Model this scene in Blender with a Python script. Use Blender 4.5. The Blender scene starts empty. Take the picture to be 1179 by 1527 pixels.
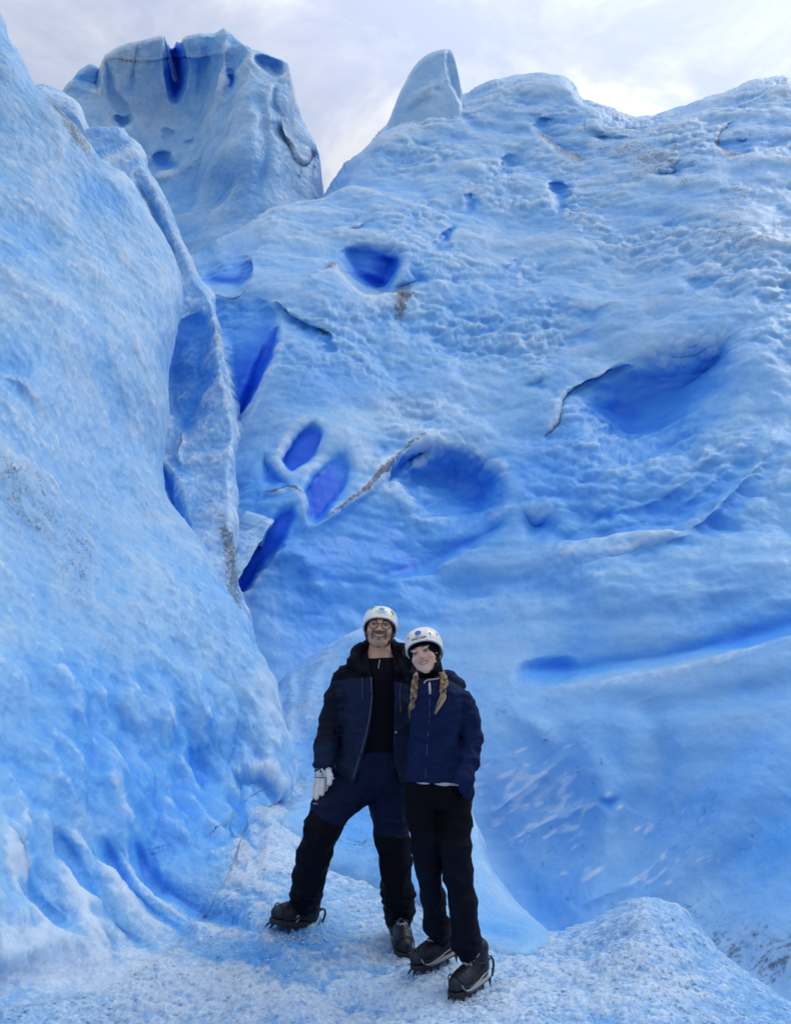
import bpy, math, random
import numpy as np
from mathutils import Vector, Matrix

# ---------------------------------------------------------------- camera, sky, sun, exposure
C = bpy.context.scene
COL = C.collection
F_PX, PITCH, CAM_Z = 1271.0, math.radians(12.7), 1.5
cam_data = bpy.data.cameras.new('camera')
cam = bpy.data.objects.new('camera', cam_data); COL.objects.link(cam)
cam.location = (0, 0, CAM_Z)
cam.rotation_euler = (math.radians(90) + PITCH, 0, 0)
cam_data.sensor_fit = 'VERTICAL'; cam_data.sensor_height = 24.0
cam_data.lens = F_PX / 1527 * 24.0
cam_data.clip_end = 5000; cam_data.clip_start = .05
C.camera = cam
C.view_settings.view_transform = 'Standard'; C.view_settings.look = 'None'
C.view_settings.gamma = 1; C.view_settings.use_curve_mapping = False
C.view_settings.exposure = -0.42
C.cycles.max_bounces = 8; C.cycles.diffuse_bounces = 5
C.cycles.use_denoising = True

SUN_EL, SUN_AZ = math.radians(52), math.radians(62)      # azimuth from +Y towards +X
sd = Vector((math.sin(SUN_AZ) * math.cos(SUN_EL), math.cos(SUN_AZ) * math.cos(SUN_EL), math.sin(SUN_EL)))
sl = bpy.data.lights.new('sun', 'SUN'); sl.energy = 1.1; sl.angle = math.radians(25); sl.color = (1, .95, .88)
so = bpy.data.objects.new('sun', sl); COL.objects.link(so)
so.rotation_euler = (-sd).to_track_quat('-Z', 'Y').to_euler()

W = bpy.data.worlds.new('World'); C.world = W; W.use_nodes = True
nt = W.node_tree; nt.nodes.clear(); L = nt.links
def wn(t, **k):
    n = nt.nodes.new(t)
    for a, b in k.items(): setattr(n, a, b)
    return n
sky = wn('ShaderNodeTexSky', sky_type='NISHITA', sun_disc=False)
sky.sun_elevation = SUN_EL; sky.sun_rotation = SUN_AZ; sky.air_density = 1.0; sky.dust_density = .6
skyb = wn('ShaderNodeVectorMath', operation='SCALE'); skyb.inputs['Scale'].default_value = 0.10
L.new(sky.outputs[0], skyb.inputs[0])
tc = wn('ShaderNodeTexCoord')
# clouds live on a flat layer overhead: direction / height, so they shrink towards the horizon
sep = wn('ShaderNodeSeparateXYZ'); L.new(tc.outputs['Generated'], sep.inputs[0])
hz = wn('ShaderNodeMath', operation='MAXIMUM'); L.new(sep.outputs['Z'], hz.inputs[0]); hz.inputs[1].default_value = 0.0
hz2 = wn('ShaderNodeMath', operation='ADD'); L.new(hz.outputs[0], hz2.inputs[0]); hz2.inputs[1].default_value = 0.25
inv = wn('ShaderNodeMath', operation='DIVIDE'); inv.inputs[0].default_value = 1; L.new(hz2.outputs[0], inv.inputs[1])
cv = wn('ShaderNodeVectorMath', operation='SCALE'); L.new(tc.outputs['Generated'], cv.inputs[0]); L.new(inv.outputs[0], cv.inputs['Scale'])
n1 = wn('ShaderNodeTexNoise'); n1.inputs['Scale'].default_value = 4.6; n1.inputs['Detail'].default_value = 7; n1.inputs['Roughness'].default_value = .62; n1.inputs['Distortion'].default_value = .5
L.new(cv.outputs[0], n1.inputs['Vector'])
r1 = wn('ShaderNodeValToRGB'); L.new(n1.outputs['Fac'], r1.inputs[0])
e = r1.color_ramp.elements
e[0].position = .40; e[0].color = (.58, .65, .84, 1)
e[1].position = .60; e[1].color = (.88, .90, .95, 1)
x = e.new(.50); x.color = (.68, .74, .90, 1)
# thin, bright cloud round the sun's place
dt = wn('ShaderNodeVectorMath', operation='DOT_PRODUCT'); L.new(tc.outputs['Generated'], dt.inputs[0]); dt.inputs[1].default_value = tuple(sd)
mr = wn('ShaderNodeMapRange'); mr.interpolation_type = 'SMOOTHSTEP'
L.new(dt.outputs['Value'], mr.inputs[0]); mr.inputs[1].default_value = .55; mr.inputs[2].default_value = 1.0
mr.inputs[3].default_value = 1.0; mr.inputs[4].default_value = 1.6
# an overcast sky is brighter overhead than low down
og = wn('ShaderNodeMapRange'); L.new(sep.outputs['Z'], og.inputs[0]); og.inputs[3].default_value = .62; og.inputs[4].default_value = 1.75
mg = wn('ShaderNodeMath', operation='MULTIPLY'); L.new(mr.outputs[0], mg.inputs[0]); L.new(og.outputs[0], mg.inputs[1]); mr = mg
cl = wn('ShaderNodeVectorMath', operation='SCALE'); L.new(r1.outputs[0], cl.inputs[0]); L.new(mr.outputs[0], cl.inputs['Scale'])
mx = wn('ShaderNodeMix', data_type='RGBA'); mx.inputs[0].default_value = .88
L.new(skyb.outputs[0], mx.inputs[6]); L.new(cl.outputs[0], mx.inputs[7])
bg = wn('ShaderNodeBackground'); bg.inputs['Strength'].default_value = 1.0
L.new(mx.outputs[2], bg.inputs['Color'])
wo = wn('ShaderNodeOutputWorld'); L.new(bg.outputs[0], wo.inputs['Surface'])

# ---------------------------------------------------------------- helpers
cp_, sp_ = math.cos(PITCH), math.sin(PITCH)
def WP(u, v, D):
    """world point seen at picture point (u, v) at D metres ahead (measured along +Y)"""
    u = np.asarray(u, float); v = np.asarray(v, float)
    X = (u - 589.5) / F_PX; Yc = (763.5 - v) / F_PX
    ry = cp_ - Yc * sp_; rz = sp_ + Yc * cp_
    D = np.asarray(D, float) + 0 * X * Yc
    return np.stack([X * D / ry, D, CAM_Z + rz * D / ry], -1)

def _h(ix, iy, iz, s):
    h = (ix * 374761393 + iy * 668265263 + iz * 2147483647 + s * 974711) & 0xffffffff
    h = ((h ^ (h >> 13)) * 1274126177) & 0xffffffff
    h = ((h ^ (h >> 15)) * 2246822519) & 0xffffffff
    return h ^ (h >> 16)
def gnoise(P, s=0):
    I = np.floor(P).astype(np.int64); f = P - I
    w = f * f * f * (f * (f * 6 - 15) + 10)
    out = 0
    for dx in (0, 1):
        for dy in (0, 1):
            for dz in (0, 1):
                h = _h(I[..., 0] + dx, I[..., 1] + dy, I[..., 2] + dz, s)
                g = ((h & 1023) / 511.5 - 1) * (f[..., 0] - dx) + (((h >> 10) & 1023) / 511.5 - 1) * (f[..., 1] - dy) + (((h >> 20) & 1023) / 511.5 - 1) * (f[..., 2] - dz)
                ww = (w[..., 0] if dx else 1 - w[..., 0]) * (w[..., 1] if dy else 1 - w[..., 1]) * (w[..., 2] if dz else 1 - w[..., 2])
                out = out + g * ww
    return out * 1.1
def fbm(P, sc, octv=4, s=0, rough=.5):
    P = P * sc; a = 1; o = 0
    for k in range(octv):
        o = o + a * gnoise(P + 17.3 * k, s + k); P = P * 2.03; a *= rough
    return o
def cups(p, s=0):
    """2D worley F1 (0..~1): p (...,2)"""
    I = np.floor(p).astype(np.int64); best = np.full(p.shape[:-1], 9.)
    for dx in (-1, 0, 1):
        for dy in (-1, 0, 1):
            h = _h(I[..., 0] + dx, I[..., 1] + dy, I[..., 0] * 0, s)
            cx = I[..., 0] + dx + (h & 1023) / 1023.; cy = I[..., 1] + dy + ((h >> 10) & 1023) / 1023.
            best = np.minimum(best, (p[..., 0] - cx) ** 2 + (p[..., 1] - cy) ** 2)
    return np.minimum(best, 1.)
def sstep(a, b, x):
    t = np.clip((x - a) / (b - a), 0, 1); return t * t * (3 - 2 * t)
def seg_dist(u, v, pts, closed=False):
    """distance to polyline, side (+ = right of travel when v points down) and arclength"""
    pts = np.array(pts, float)
    if closed: pts = np.vstack([pts, pts[:1]])
    best = np.full(u.shape, 1e9); side = np.zeros(u.shape); al = np.zeros(u.shape); acc = 0
    tot = np.sum(np.hypot(*(pts[1:] - pts[:-1]).T))
    for a, b in zip(pts[:-1], pts[1:]):
        d = b - a; L2 = d @ d; ln = math.sqrt(L2)
        t = np.clip(((u - a[0]) * d[0] + (v - a[1]) * d[1]) / L2, 0, 1)
        ex = u - a[0] - t * d[0]; ey = v - a[1] - t * d[1]
        q = np.hypot(ex, ey); m = q < best
        best = np.where(m, q, best)
        side = np.where(m, np.sign(d[0] * (v - a[1]) - d[1] * (u - a[0])), side)
        al = np.where(m, (acc + t * ln) / tot, al); acc += ln
    return best, side, al
def inside(u, v, poly):
    c = np.zeros(u.shape, bool); n = len(poly)
    for i in range(n):
        x0, y0 = poly[i]; x1, y1 = poly[(i + 1) % n]
        if y0 == y1: continue
        m = ((y0 > v) != (y1 > v)) & (u < (x1 - x0) * (v - y0) / (y1 - y0) + x0)
        c ^= m
    return c
def smooth_poly(pts, n=3):
    p = np.array(pts, float)
    for _ in range(n):
        q = np.roll(p, -1, 0); p = np.stack([.75 * p + .25 * q, .25 * p + .75 * q], 1).reshape(-1, 2)
    return [tuple(x) for x in p]
def curve(xs, ys, smooth=1.0):
    """monotone cubic interpolation"""
    xs = np.array(xs, float); ys = np.array(ys, float)
    d = np.diff(ys) / np.diff(xs); m = np.zeros(len(xs)); m[0] = d[0]; m[-1] = d[-1]
    for i in range(1, len(xs) - 1):
        m[i] = 0 if d[i - 1] * d[i] <= 0 else 2 * d[i - 1] * d[i] / (d[i - 1] + d[i])
    def f(x):
        x = np.clip(x, xs[0], xs[-1]); i = np.clip(np.searchsorted(xs, x) - 1, 0, len(xs) - 2)
        h = xs[i + 1] - xs[i]; t = (x - xs[i]) / h
        return (2*t**3-3*t**2+1)*ys[i] + (t**3-2*t**2+t)*h*m[i] + (-2*t**3+3*t**2)*ys[i+1] + (t**3-t**2)*h*m[i+1]
    return f
def rbf(ctrl, c=70.):
    """smooth depth field through (u, v, D) points"""
    A = np.array(ctrl, float); n = len(A); S = 1000.
    p = A[:, :2] / S; cc = c / S
    K = np.sqrt(((p[:, None] - p[None]) ** 2).sum(-1) + cc * cc)
    M = np.zeros((n + 3, n + 3)); M[:n, :n] = K; M[:n, n] = 1; M[:n, n + 1:] = p; M[n, :n] = 1; M[n + 1:, :n] = p.T
    w = np.linalg.solve(M, np.concatenate([A[:, 2], [0, 0, 0]]))
    def f(u, v):
        u = u / S; v = v / S; o = w[n] + w[n + 1] * u + w[n + 2] * v
        for i in range(n): o = o + w[i] * np.sqrt((u - p[i, 0]) ** 2 + (v - p[i, 1]) ** 2 + cc * cc)
        return o
    return f

def link(name, me, mat=None, parent=None):
    o = bpy.data.objects.new(name, me); COL.objects.link(o)
    if mat: me.materials.append(mat)
    if parent: o.parent = parent
    return o
def raw_mesh(name, V, Fc, attrs=None, smooth=True):
    me = bpy.data.meshes.new(name)
    V = np.asarray(V, np.float32); Fc = np.asarray(Fc, np.int32)
    me.vertices.add(len(V)); me.vertices.foreach_set('co', V.ravel())
    k = Fc.shape[1]
    me.loops.add(Fc.size); me.loops.foreach_set('vertex_index', Fc.ravel())
    me.polygons.add(len(Fc)); me.polygons.foreach_set('loop_start', np.arange(0, Fc.size, k, dtype=np.int32))
    me.update(calc_edges=True)
    me.polygons.foreach_set('use_smooth', np.full(len(Fc), smooth))
    for n, a in (attrs or {}).items():
        a = np.asarray(a, np.float32)
        if a.ndim == 1:
            t = me.attributes.new(n, 'FLOAT', 'POINT'); t.data.foreach_set('value', a)
        else:
            t = me.attributes.new(n, 'FLOAT_COLOR', 'POINT')
            if a.shape[1] == 3: a = np.concatenate([a, np.ones((len(a), 1), np.float32)], 1)
            t.data.foreach_set('color', a.ravel())
    return me

# ---------------------------------------------------------------- materials
def new_mat(name):
    m = bpy.data.materials.new(name); m.use_nodes = True
    t = m.node_tree; b = t.nodes['Principled BSDF']
    return m, t, b
def nd(t, ty, **k):
    n = t.nodes.new(ty)
    for a, b in k.items():
        if a.startswith('i_'): n.inputs[a[2:].replace('_', ' ')].default_value = b
        else: setattr(n, a, b)
    return n
def ramp(t, src, stops):
    r = nd(t, 'ShaderNodeValToRGB'); t.links.new(src, r.inputs[0]); e = r.color_ramp.elements
    e[0].position, e[0].color = stops[0][0], (*stops[0][1], 1); e[1].position, e[1].color = stops[-1][0], (*stops[-1][1], 1)
    for p, c in stops[1:-1]: x = e.new(p); x.color = (*c, 1)
    return r.outputs[0]
def mixc(t, fac, a, b, mode='MIX'):
    m = nd(t, 'ShaderNodeMix', data_type='RGBA', blend_type=mode)
    for s, i in ((fac, 0), (a, 6), (b, 7)):
        if isinstance(s, (int, float)): m.inputs[i].default_value = s
        elif isinstance(s, tuple): m.inputs[i].default_value = (*s, 1)
        else: t.links.new(s, m.inputs[i])
    return m.outputs[2]
def mth(t, op, a, b=0., c=None, clamp=False):
    m = nd(t, 'ShaderNodeMath', operation=op); m.use_clamp = clamp
    for i, s in enumerate((a, b) if c is None else (a, b, c)):
        if isinstance(s, (int, float)): m.inputs[i].default_value = s
        else: t.links.new(s, m.inputs[i])
    return m.outputs[0]

def ice_material(name, grain, bump, granular=0.0, stretch=(1, 1, 1)):
    """weathered glacier ice: 'blue' = how clear and dense the ice is, 'dirt' = silt, 'snow' = crust of loose crystals"""
    m, t, b = new_mat(name); lk = t.links.new
    tc = nd(t, 'ShaderNodeTexCoord'); mp = nd(t, 'ShaderNodeMapping'); lk(tc.outputs['Object'], mp.inputs[0]); mp.inputs['Scale'].default_value = stretch
    P = mp.outputs[0]
    def noise(sc, det=5, ro=.55, dist=0., src=P):
        n = nd(t, 'ShaderNodeTexNoise'); n.inputs['Scale'].default_value = sc; n.inputs['Detail'].default_value = det
        n.inputs['Roughness'].default_value = ro; n.inputs['Distortion'].default_value = dist; lk(src, n.inputs['Vector']); return n.outputs['Fac']
    A = lambda n: nd(t, 'ShaderNodeAttribute', attribute_name=n).outputs['Fac']
    blue, dirt, snow = A('blue'), A('dirt'), A('snow')
    nb = noise(grain * .35, 6, .6, .6); nf = noise(grain * 2.2, 5, .65); nn = noise(grain * 9, 3, .6)
    k = mth(t, 'MULTIPLY_ADD', mth(t, 'SUBTRACT', nb, .5), .75, blue, clamp=False)
    k = mth(t, 'MULTIPLY_ADD', mth(t, 'SUBTRACT', nf, .5), .45, k, clamp=True)
    c = ramp(t, k, [(0, (.41, .60, .80)), (.22, (.25, .50, .80)), (.5, (.11, .38, .81)), (.78, (.050, .28, .82)), (1, (.020, .15, .78))])
    s = mth(t, 'ADD', snow, mth(t, 'MULTIPLY', mth(t, 'SUBTRACT', nf, .5), 1.6))
    s = mth(t, 'ADD', s, mth(t, 'MULTIPLY', mth(t, 'SUBTRACT', nn, .5), 1.2))
    s = nd(t, 'ShaderNodeMapRange', interpolation_type='SMOOTHSTEP'); sm = s
    sadd = mth(t, 'ADD', snow, mth(t, 'ADD', mth(t, 'MULTIPLY', mth(t, 'SUBTRACT', nf, .5), 1.4), mth(t, 'MULTIPLY', mth(t, 'SUBTRACT', nn, .5), .9)))
    lk(sadd, sm.inputs[0]); sm.inputs[1].default_value = .35; sm.inputs[2].default_value = .95
    sf = mth(t, 'MULTIPLY', sm.outputs[0], mth(t, 'MULTIPLY_ADD', k, -1.1, 1.0, clamp=True))
    c = mixc(t, sf, c, (.60, .73, .86))
    if True:
        granular = mth(t, 'MULTIPLY', A('gran'), .42)
        vo = nd(t, 'ShaderNodeTexVoronoi', feature='F1'); vo.inputs['Scale'].default_value = grain * 14; lk(P, vo.inputs['Vector'])
        vr = ramp(t, vo.outputs['Distance'], [(0, (1, 1, 1)), (.75, (.55, .62, .74))])
        c = mixc(t, granular, c, vr, 'MULTIPLY')
        v2 = nd(t, 'ShaderNodeTexVoronoi', feature='F1'); v2.inputs['Scale'].default_value = grain * 26; lk(P, v2.inputs['Vector'])
        s2 = nd(t, 'ShaderNodeSeparateColor'); lk(v2.outputs['Color'], s2.inputs[0])
        g2 = mth(t, 'MULTIPLY_ADD', s2.outputs[0], .6, .72)
        cg = nd(t, 'ShaderNodeCombineColor'); [lk(g2, cg.inputs[i_]) for i_ in range(3)]
        c = mixc(t, granular, c, cg.outputs[0], 'MULTIPLY')
    dd = noise(grain * .5, 6, .7, .8); du = nd(t, 'ShaderNodeMapRange', interpolation_type='SMOOTHSTEP'); lk(dd, du.inputs[0]); du.inputs[1].default_value = .48; du.inputs[2].default_value = .72
    c = mixc(t, mth(t, 'MULTIPLY', du.outputs[0], mth(t, 'MULTIPLY_ADD', k, -.45, .30, clamp=True)), c, (.30, .37, .46))
    # silt: fine dark specks gathered where 'dirt' is high
    dn = noise(grain * 16, 4, .75); dn2 = noise(grain * 3.0, 5, .7)
    dsum = mth(t, 'ADD', dirt, mth(t, 'ADD', mth(t, 'MULTIPLY', mth(t, 'SUBTRACT', dn, .5), 2.2), mth(t, 'MULTIPLY', mth(t, 'SUBTRACT', dn2, .5), 1.5)))
    dm = nd(t, 'ShaderNodeMapRange', interpolation_type='SMOOTHSTEP'); lk(dsum, dm.inputs[0]); dm.inputs[1].default_value = .50; dm.inputs[2].default_value = 1.0
    c = mixc(t, mth(t, 'MULTIPLY', dm.outputs[0], .8), c, (.045, .05, .058))
    c = mixc(t, mth(t, 'MULTIPLY', dirt, mth(t, 'MULTIPLY_ADD', k, -.4, .26, clamp=True), clamp=True), c, (.17, .22, .29))
    lk(c, b.inputs['Base Color'])
    ro = mth(t, 'MULTIPLY_ADD', nf, .40, .26); ro = mth(t, 'MULTIPLY_ADD', sf, .14, ro, clamp=True); lk(ro, b.inputs['Roughness'])
    b.inputs['IOR'].default_value = 1.31; b.inputs['Specular IOR Level'].default_value = .45
    b.inputs['Subsurface Weight'].default_value = .40; b.inputs['Subsurface Radius'].default_value = (.25, .6, 1.0); b.inputs['Subsurface Scale'].default_value = .16
    bu1 = nd(t, 'ShaderNodeBump'); bu1.inputs['Strength'].default_value = bump; bu1.inputs['Distance'].default_value = .05; lk(nf, bu1.inputs['Height'])
    bu2 = nd(t, 'ShaderNodeBump'); bu2.inputs['Strength'].default_value = bump * .9; bu2.inputs['Distance'].default_value = .012
    hh = mth(t, 'MULTIPLY', mth(t, 'SUBTRACT', nn, mth(t, 'MULTIPLY', vo.outputs['Distance'], granular)), mth(t, 'MULTIPLY_ADD', A('gran'), 1.6, 1.0)); lk(hh, bu2.inputs['Height']); lk(bu1.outputs[0], bu2.inputs['Normal']); lk(bu2.outputs[0], b.inputs['Normal'])
    return m

# ---------------------------------------------------------------- relief bodies
def box_of(pts, m):
    p = np.array(pts, float); return (p[:, 0].min() - m, p[:, 1].min() - m, p[:, 0].max() + m, p[:, 1].max() + m)
def pit(u0, v0, a, b, rot, depth, blue, p=2.2):
    r_ = math.radians(rot); cs, sn = math.cos(r_), math.sin(r_)
    def f(u, v):
        du, dv = u - u0, v - v0
        x = (du * cs + dv * sn) / a; y = (-du * sn + dv * cs) / b
        r = np.sqrt(x * x + y * y)
        k = np.clip(1 - r, -1, 1)
        r = r + .25 * np.sin(3 * np.arctan2(y, x) + u0) * r * (1 - .3 * np.abs(k))
        w = np.exp(-(r / .85) ** 2.0) ; q = w * (1 - .55 * np.clip(y, -1, 1))     # steeper above, easing out below
        return depth * .38 * q, blue * .38 * w, 0, 0
    m = 2.2 * max(a, b); f.box = (u0 - m, v0 - m, u0 + m, v0 + m)
    return f
def hollow(poly, depth, wid, blue, lip=0., out=3.):
    poly = smooth_poly(poly, 2)
    def f(u, v):
        d, _, _ = seg_dist(u, v, poly, True); s = np.where(inside(u, v, poly), d, -d)
        w = sstep(-out, wid, s)
        return depth * w - lip * np.exp(-(d / 12) ** 2), blue * sstep(-out, wid * .8, s), 0, 0
    f.box = box_of(poly, 40)
    return f
def scoop(poly, depth, wid, blue, dr, lo=.25, out=7.):
    """pocket that falls away smoothly towards dr and ends at a crisp rim there; the blue colour deepens the same way"""
    poly = smooth_poly(poly, 2); pp = np.array(poly) @ np.array(dr); p0, p1 = pp.min(), pp.max()
    def f(u, v):
        d, _, _ = seg_dist(u, v, poly, True); s = np.where(inside(u, v, poly), d, -d)
        g = np.clip((u * dr[0] + v * dr[1] - p0) / (p1 - p0), 0, 1)
        w = sstep(-out, wid * (.95 - g * .70), s)
        w2 = sstep(-out, wid * .8, s)
        return depth * w * (.15 + .85 * g), blue * w2 * (lo + (1 - lo) * sstep(0, .9, g)), 0, -.4 * w
    f.box = box_of(poly, 40)
    return f
def ridge(pts, h, wid, dirt=0., dw=4., snow=0., blue=0.):
    pts = soft_line(pts)
    def f(u, v):
        d, _, a = seg_dist(u, v, pts); e = np.sin(np.clip(a, 0.02, .98) * math.pi) ** .4
        return -h * e * np.exp(-(d / wid) ** 2), blue * e * np.exp(-(d / wid) ** 2), dirt * e * np.exp(-(d / dw) ** 2), snow * e * np.exp(-(d / wid) ** 2)
    f.box = box_of(pts, 3 * max(wid, dw))
    return f
def soft_line(pts, n=3):
    p = np.array(pts, float)
    for _ in range(n):
        q = np.stack([.75 * p[:-1] + .25 * p[1:], .25 * p[:-1] + .75 * p[1:]], 1).reshape(-1, 2)
        p = np.vstack([p[:1], q, p[-1:]])
    return p
def scarp(pts, depth, decay, blue=0., dirt=0., dw=4., sgn=1., edge=4., snow=0.):
    """sudden step back on one side of the line, easing out over 'decay'"""
    pts = soft_line(pts)
    def f(u, v):
        d, s, a = seg_dist(u, v, pts); e = sstep(0, .22, a) * sstep(0, .22, 1 - a)
        x = d * s * sgn
        w = sstep(-edge, edge, x) * np.exp(-np.maximum(x, 0) / decay)
        return depth * e * w, blue * e * w, dirt * e * np.exp(-(d / dw) ** 2), snow * e * np.exp(-(np.minimum(x, 0) / 10) ** 2) * (x < 0)
    f.box = box_of(pts, 4.5 * decay + 10)
    return f
def tint(u0, v0, a, b, rot, blue=0., dirt=0., snow=0.):
    r_ = math.radians(rot); cs, sn = math.cos(r_), math.sin(r_)
    def f(u, v):
        du, dv = u - u0, v - v0
        x = (du * cs + dv * sn) / a; y = (-du * sn + dv * cs) / b
        g = np.exp(-(x * x + y * y)); return 0 * g, blue * g, dirt * g, snow * g
    m = 2.6 * max(a, b); f.box = (u0 - m, v0 - m, u0 + m, v0 + m)
    return f

def relief(name, U, V, D, feats, disp, mat, base=(.2, 0., 0.), rnd=None, back=None, flip=False, wobble=6, gran=None):
    """U, V, D: (n, m) grids. feats push the surface away from the viewer; disp(P, U, V) moves it along its normal.
    back: list of (du, dv, dD, side) rows that carry the body on behind its outline"""
    bl = np.full(U.shape, base[0]); di = np.full(U.shape, base[1]); sn = np.full(U.shape, base[2]) if np.isscalar(base[2]) else base[2]; gr = np.zeros(U.shape) if gran is None else gran
    Pn = WP(U, V, D)
    wob = fbm(Pn, 1.1, 3, 91) * wobble; wob2 = fbm(Pn, 1.1, 3, 57) * wobble            # uneven hand for every drawn edge
    UW = U + wob; VW = V + wob2; D = D.copy(); sn = sn.copy()
    for f in feats:
        x0, y0, x1, y1 = f.box
        k = (UW > x0) & (UW < x1) & (VW > y0) & (VW < y1)
        if not k.any(): continue
        d, b, t, s = f(UW[k], VW[k])
        D[k] += d; bl[k] += b; di[k] += t; sn[k] += s
    P = WP(U, V, D)
    du = np.gradient(P, axis=1); dv = np.gradient(P, axis=0)
    N = np.cross(du, dv); N /= np.linalg.norm(N, axis=-1, keepdims=True) + 1e-12
    sgn = np.sign((N * (np.array([0, 0, CAM_Z]) - P)).sum(-1)); sgn[sgn == 0] = 1
    s0 = 1 if sgn.mean() > 0 else -1
    N = N * s0
    dd = disp(P, U, V) * (1 - .6 * sstep(.42, .85, bl))
    P = P + N * dd[..., None]
    for st_, wt_ in ((3, .5), (10, .8)):      # exposed crests carry more white weathering crust; hollows painted bluer to deepen their shade
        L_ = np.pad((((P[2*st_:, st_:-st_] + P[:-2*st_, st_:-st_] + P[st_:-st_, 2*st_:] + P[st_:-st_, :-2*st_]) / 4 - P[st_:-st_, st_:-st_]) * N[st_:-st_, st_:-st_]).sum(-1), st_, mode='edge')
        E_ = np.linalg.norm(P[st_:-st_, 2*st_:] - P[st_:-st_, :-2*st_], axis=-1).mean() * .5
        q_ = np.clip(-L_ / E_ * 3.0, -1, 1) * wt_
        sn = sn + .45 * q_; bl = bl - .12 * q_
    parts = [P]; atr = [(bl, di, sn)]
    def ext(edgeP, wt, vecs, axis, front):
        nonlocal P, bl, di, sn, gr
        rows = [edgeP + np.array(v) * wt for v in vecs]
        arr = np.stack(rows, axis)
        if front: arr = np.flip(arr, axis); P = np.concatenate([arr, P], axis)
        else: P = np.concatenate([P, arr], axis)
        out = []
        for a in (bl, di, sn, gr):
            ea = a[0] if (axis == 0 and front) else a[-1] if axis == 0 else a[:, 0] if front else a[:, -1]
            st = np.stack([ea] * len(vecs), axis)
            out.append(np.concatenate([st, a], axis) if front else np.concatenate([a, st], axis))
        bl, di, sn, gr = out
    for side, vecs, *wt in (back or []):
        wt = wt[0][:, None] if wt else 1.0
        if side == 'top': ext(P[0], wt, vecs, 0, True)
        if side == 'bottom': ext(P[-1], wt, vecs, 0, False)
        if side == 'left': ext(P[:, 0], wt, vecs, 1, True)
        if side == 'right': ext(P[:, -1], wt, vecs, 1, False)
    drop = None
    for side, vecs, *wt in (back or []):
        if wt and side == 'right': drop = (len(vecs), wt[0])
    n, m = P.shape[:2]
    idx = np.arange(n * m).reshape(n, m)
    q = np.stack([idx[:-1, :-1], idx[:-1, 1:], idx[1:, 1:], idx[1:, :-1]], -1)
    if drop:
        keep = np.ones(q.shape[:2], bool); off_ = n - len(drop[1]); keep[off_:, -drop[0]:] = (drop[1][:-1] > .02)[:, None]; q = q[keep]
    q = q.reshape(-1, 4)
    if s0 < 0: q = q[:, ::-1]
    me = raw_mesh(name, P.reshape(-1, 3), q, {'blue': bl.ravel(), 'dirt': di.ravel(), 'snow': sn.ravel(), 'gran': gr.ravel()})
    return link(name, me, mat)

def grid_cols(us, topf, botf, n, gamma=1.0):
    t = np.linspace(0, 1, n) ** gamma
    U = np.repeat(us[None], n, 0); T = topf(us); B = botf(us)
    V = T[None] + t[:, None] * (B - T)[None]
    return U, V
def grid_rows(vs, leftf, rightf, m, gamma=1.0):
    t = 1 - np.linspace(1, 0, m) ** gamma
    Lf = leftf(vs); R = rightf(vs)
    U = Lf[:, None] + t[None] * (R - Lf)[:, None]
    return U, np.repeat(vs[:, None], m, 1)
def roundoff(e, w, R):
    x = 1 - np.clip(e / w, 0, 1); return R * (1 - np.sqrt(np.maximum(1 - x * x, 0)))

M_ICE = ice_material('weathered_glacier_ice', 1.3, .35)
M_FAR = ice_material('distant_glacier_ice', .9, .38)
M_WALL = ice_material('rough_wall_ice', 3.0, .40, stretch=(1, 1, .55))
M_GROUND = ice_material('crushed_ground_ice', 3.6, .9, granular=.5)
M_CLEAR = ice_material('clear_mound_ice', 2.4, .5)

# ---------------------------------------------------------------- ground
seam_v = [1225, 1290, 1380, 1450, 1500, 1540, 1600]
seam_u = [370, 345, 290, 200, 60, -120, -520]
seam_u_of_v = curve(seam_v, seam_u)
seam_v_of_u = curve(seam_u[::-1], seam_v[::-1])
FG = rbf([(-520, 1600, 2.9), (0, 1527, 3.75), (200, 1527, 3.95), (600, 1527, 4.12), (1179, 1527, 4.25), (1700, 1600, 3.9), (200, 1450, 4.2),
          (600, 1425, 4.78), (645, 1450, 4.55), (697, 1490, 4.3), (434, 1388, 4.8), (300, 1380, 4.75), (345, 1290, 5.3), (400, 1300, 5.35),
          (370, 1225, 5.9), (430, 1130, 7.6), (400, 1180, 6.8), (560, 1300, 5.9), (640, 1345, 5.45), (815, 1398, 5.35), (960, 1340, 5.15), (885, 1375, 5.25),
          (1060, 1410, 4.95), (1000, 1450, 4.55), (1179, 1490, 4.65), (780, 1450, 4.7), (600, 1900, 2.75), (-520, 1900, 2.3), (1700, 1900, 2.75),
          (600, 2400, 1.8), (-520, 2400, 1.5), (1700, 2400, 1.8), (500, 1150, 7.6), (740, 1390, 5.35)], 60)
gtop_R = curve([370, 385, 400, 425, 470, 600, 700, 750, 800, 830, 880, 925, 960, 1000, 1060, 1110, 1179, 1400, 1700],
               [1209, 1190, 1140, 1112, 1180, 1302, 1372, 1388, 1394, 1392, 1374, 1352, 1339, 1350, 1408, 1452, 1493, 1590, 1640])
gtop = lambda u: np.where(u < 370, seam_v_of_u(u) - 16, gtop_R(u))
us = np.concatenate([np.linspace(-520, -40, 50)[:-1], np.linspace(-40, 1220, 640), np.linspace(1220, 1700, 50)[1:]])
U, V = grid_cols(us, gtop, lambda u: np.full(u.shape, 2400.), 520, 2.0)
D = FG(U, V)
e = (V - gtop(U))
wR = sstep(590, 640, U)
D = D + roundoff(e, 26, .30) * wR + .05 * (1 - sstep(2, 16, e)) * (1 - sstep(370, 390, U))
def seam_side(U, V):
    d, s, _ = seg_dist(U, V, list(zip(seam_u, seam_v)))
    return d * SIDE
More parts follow.
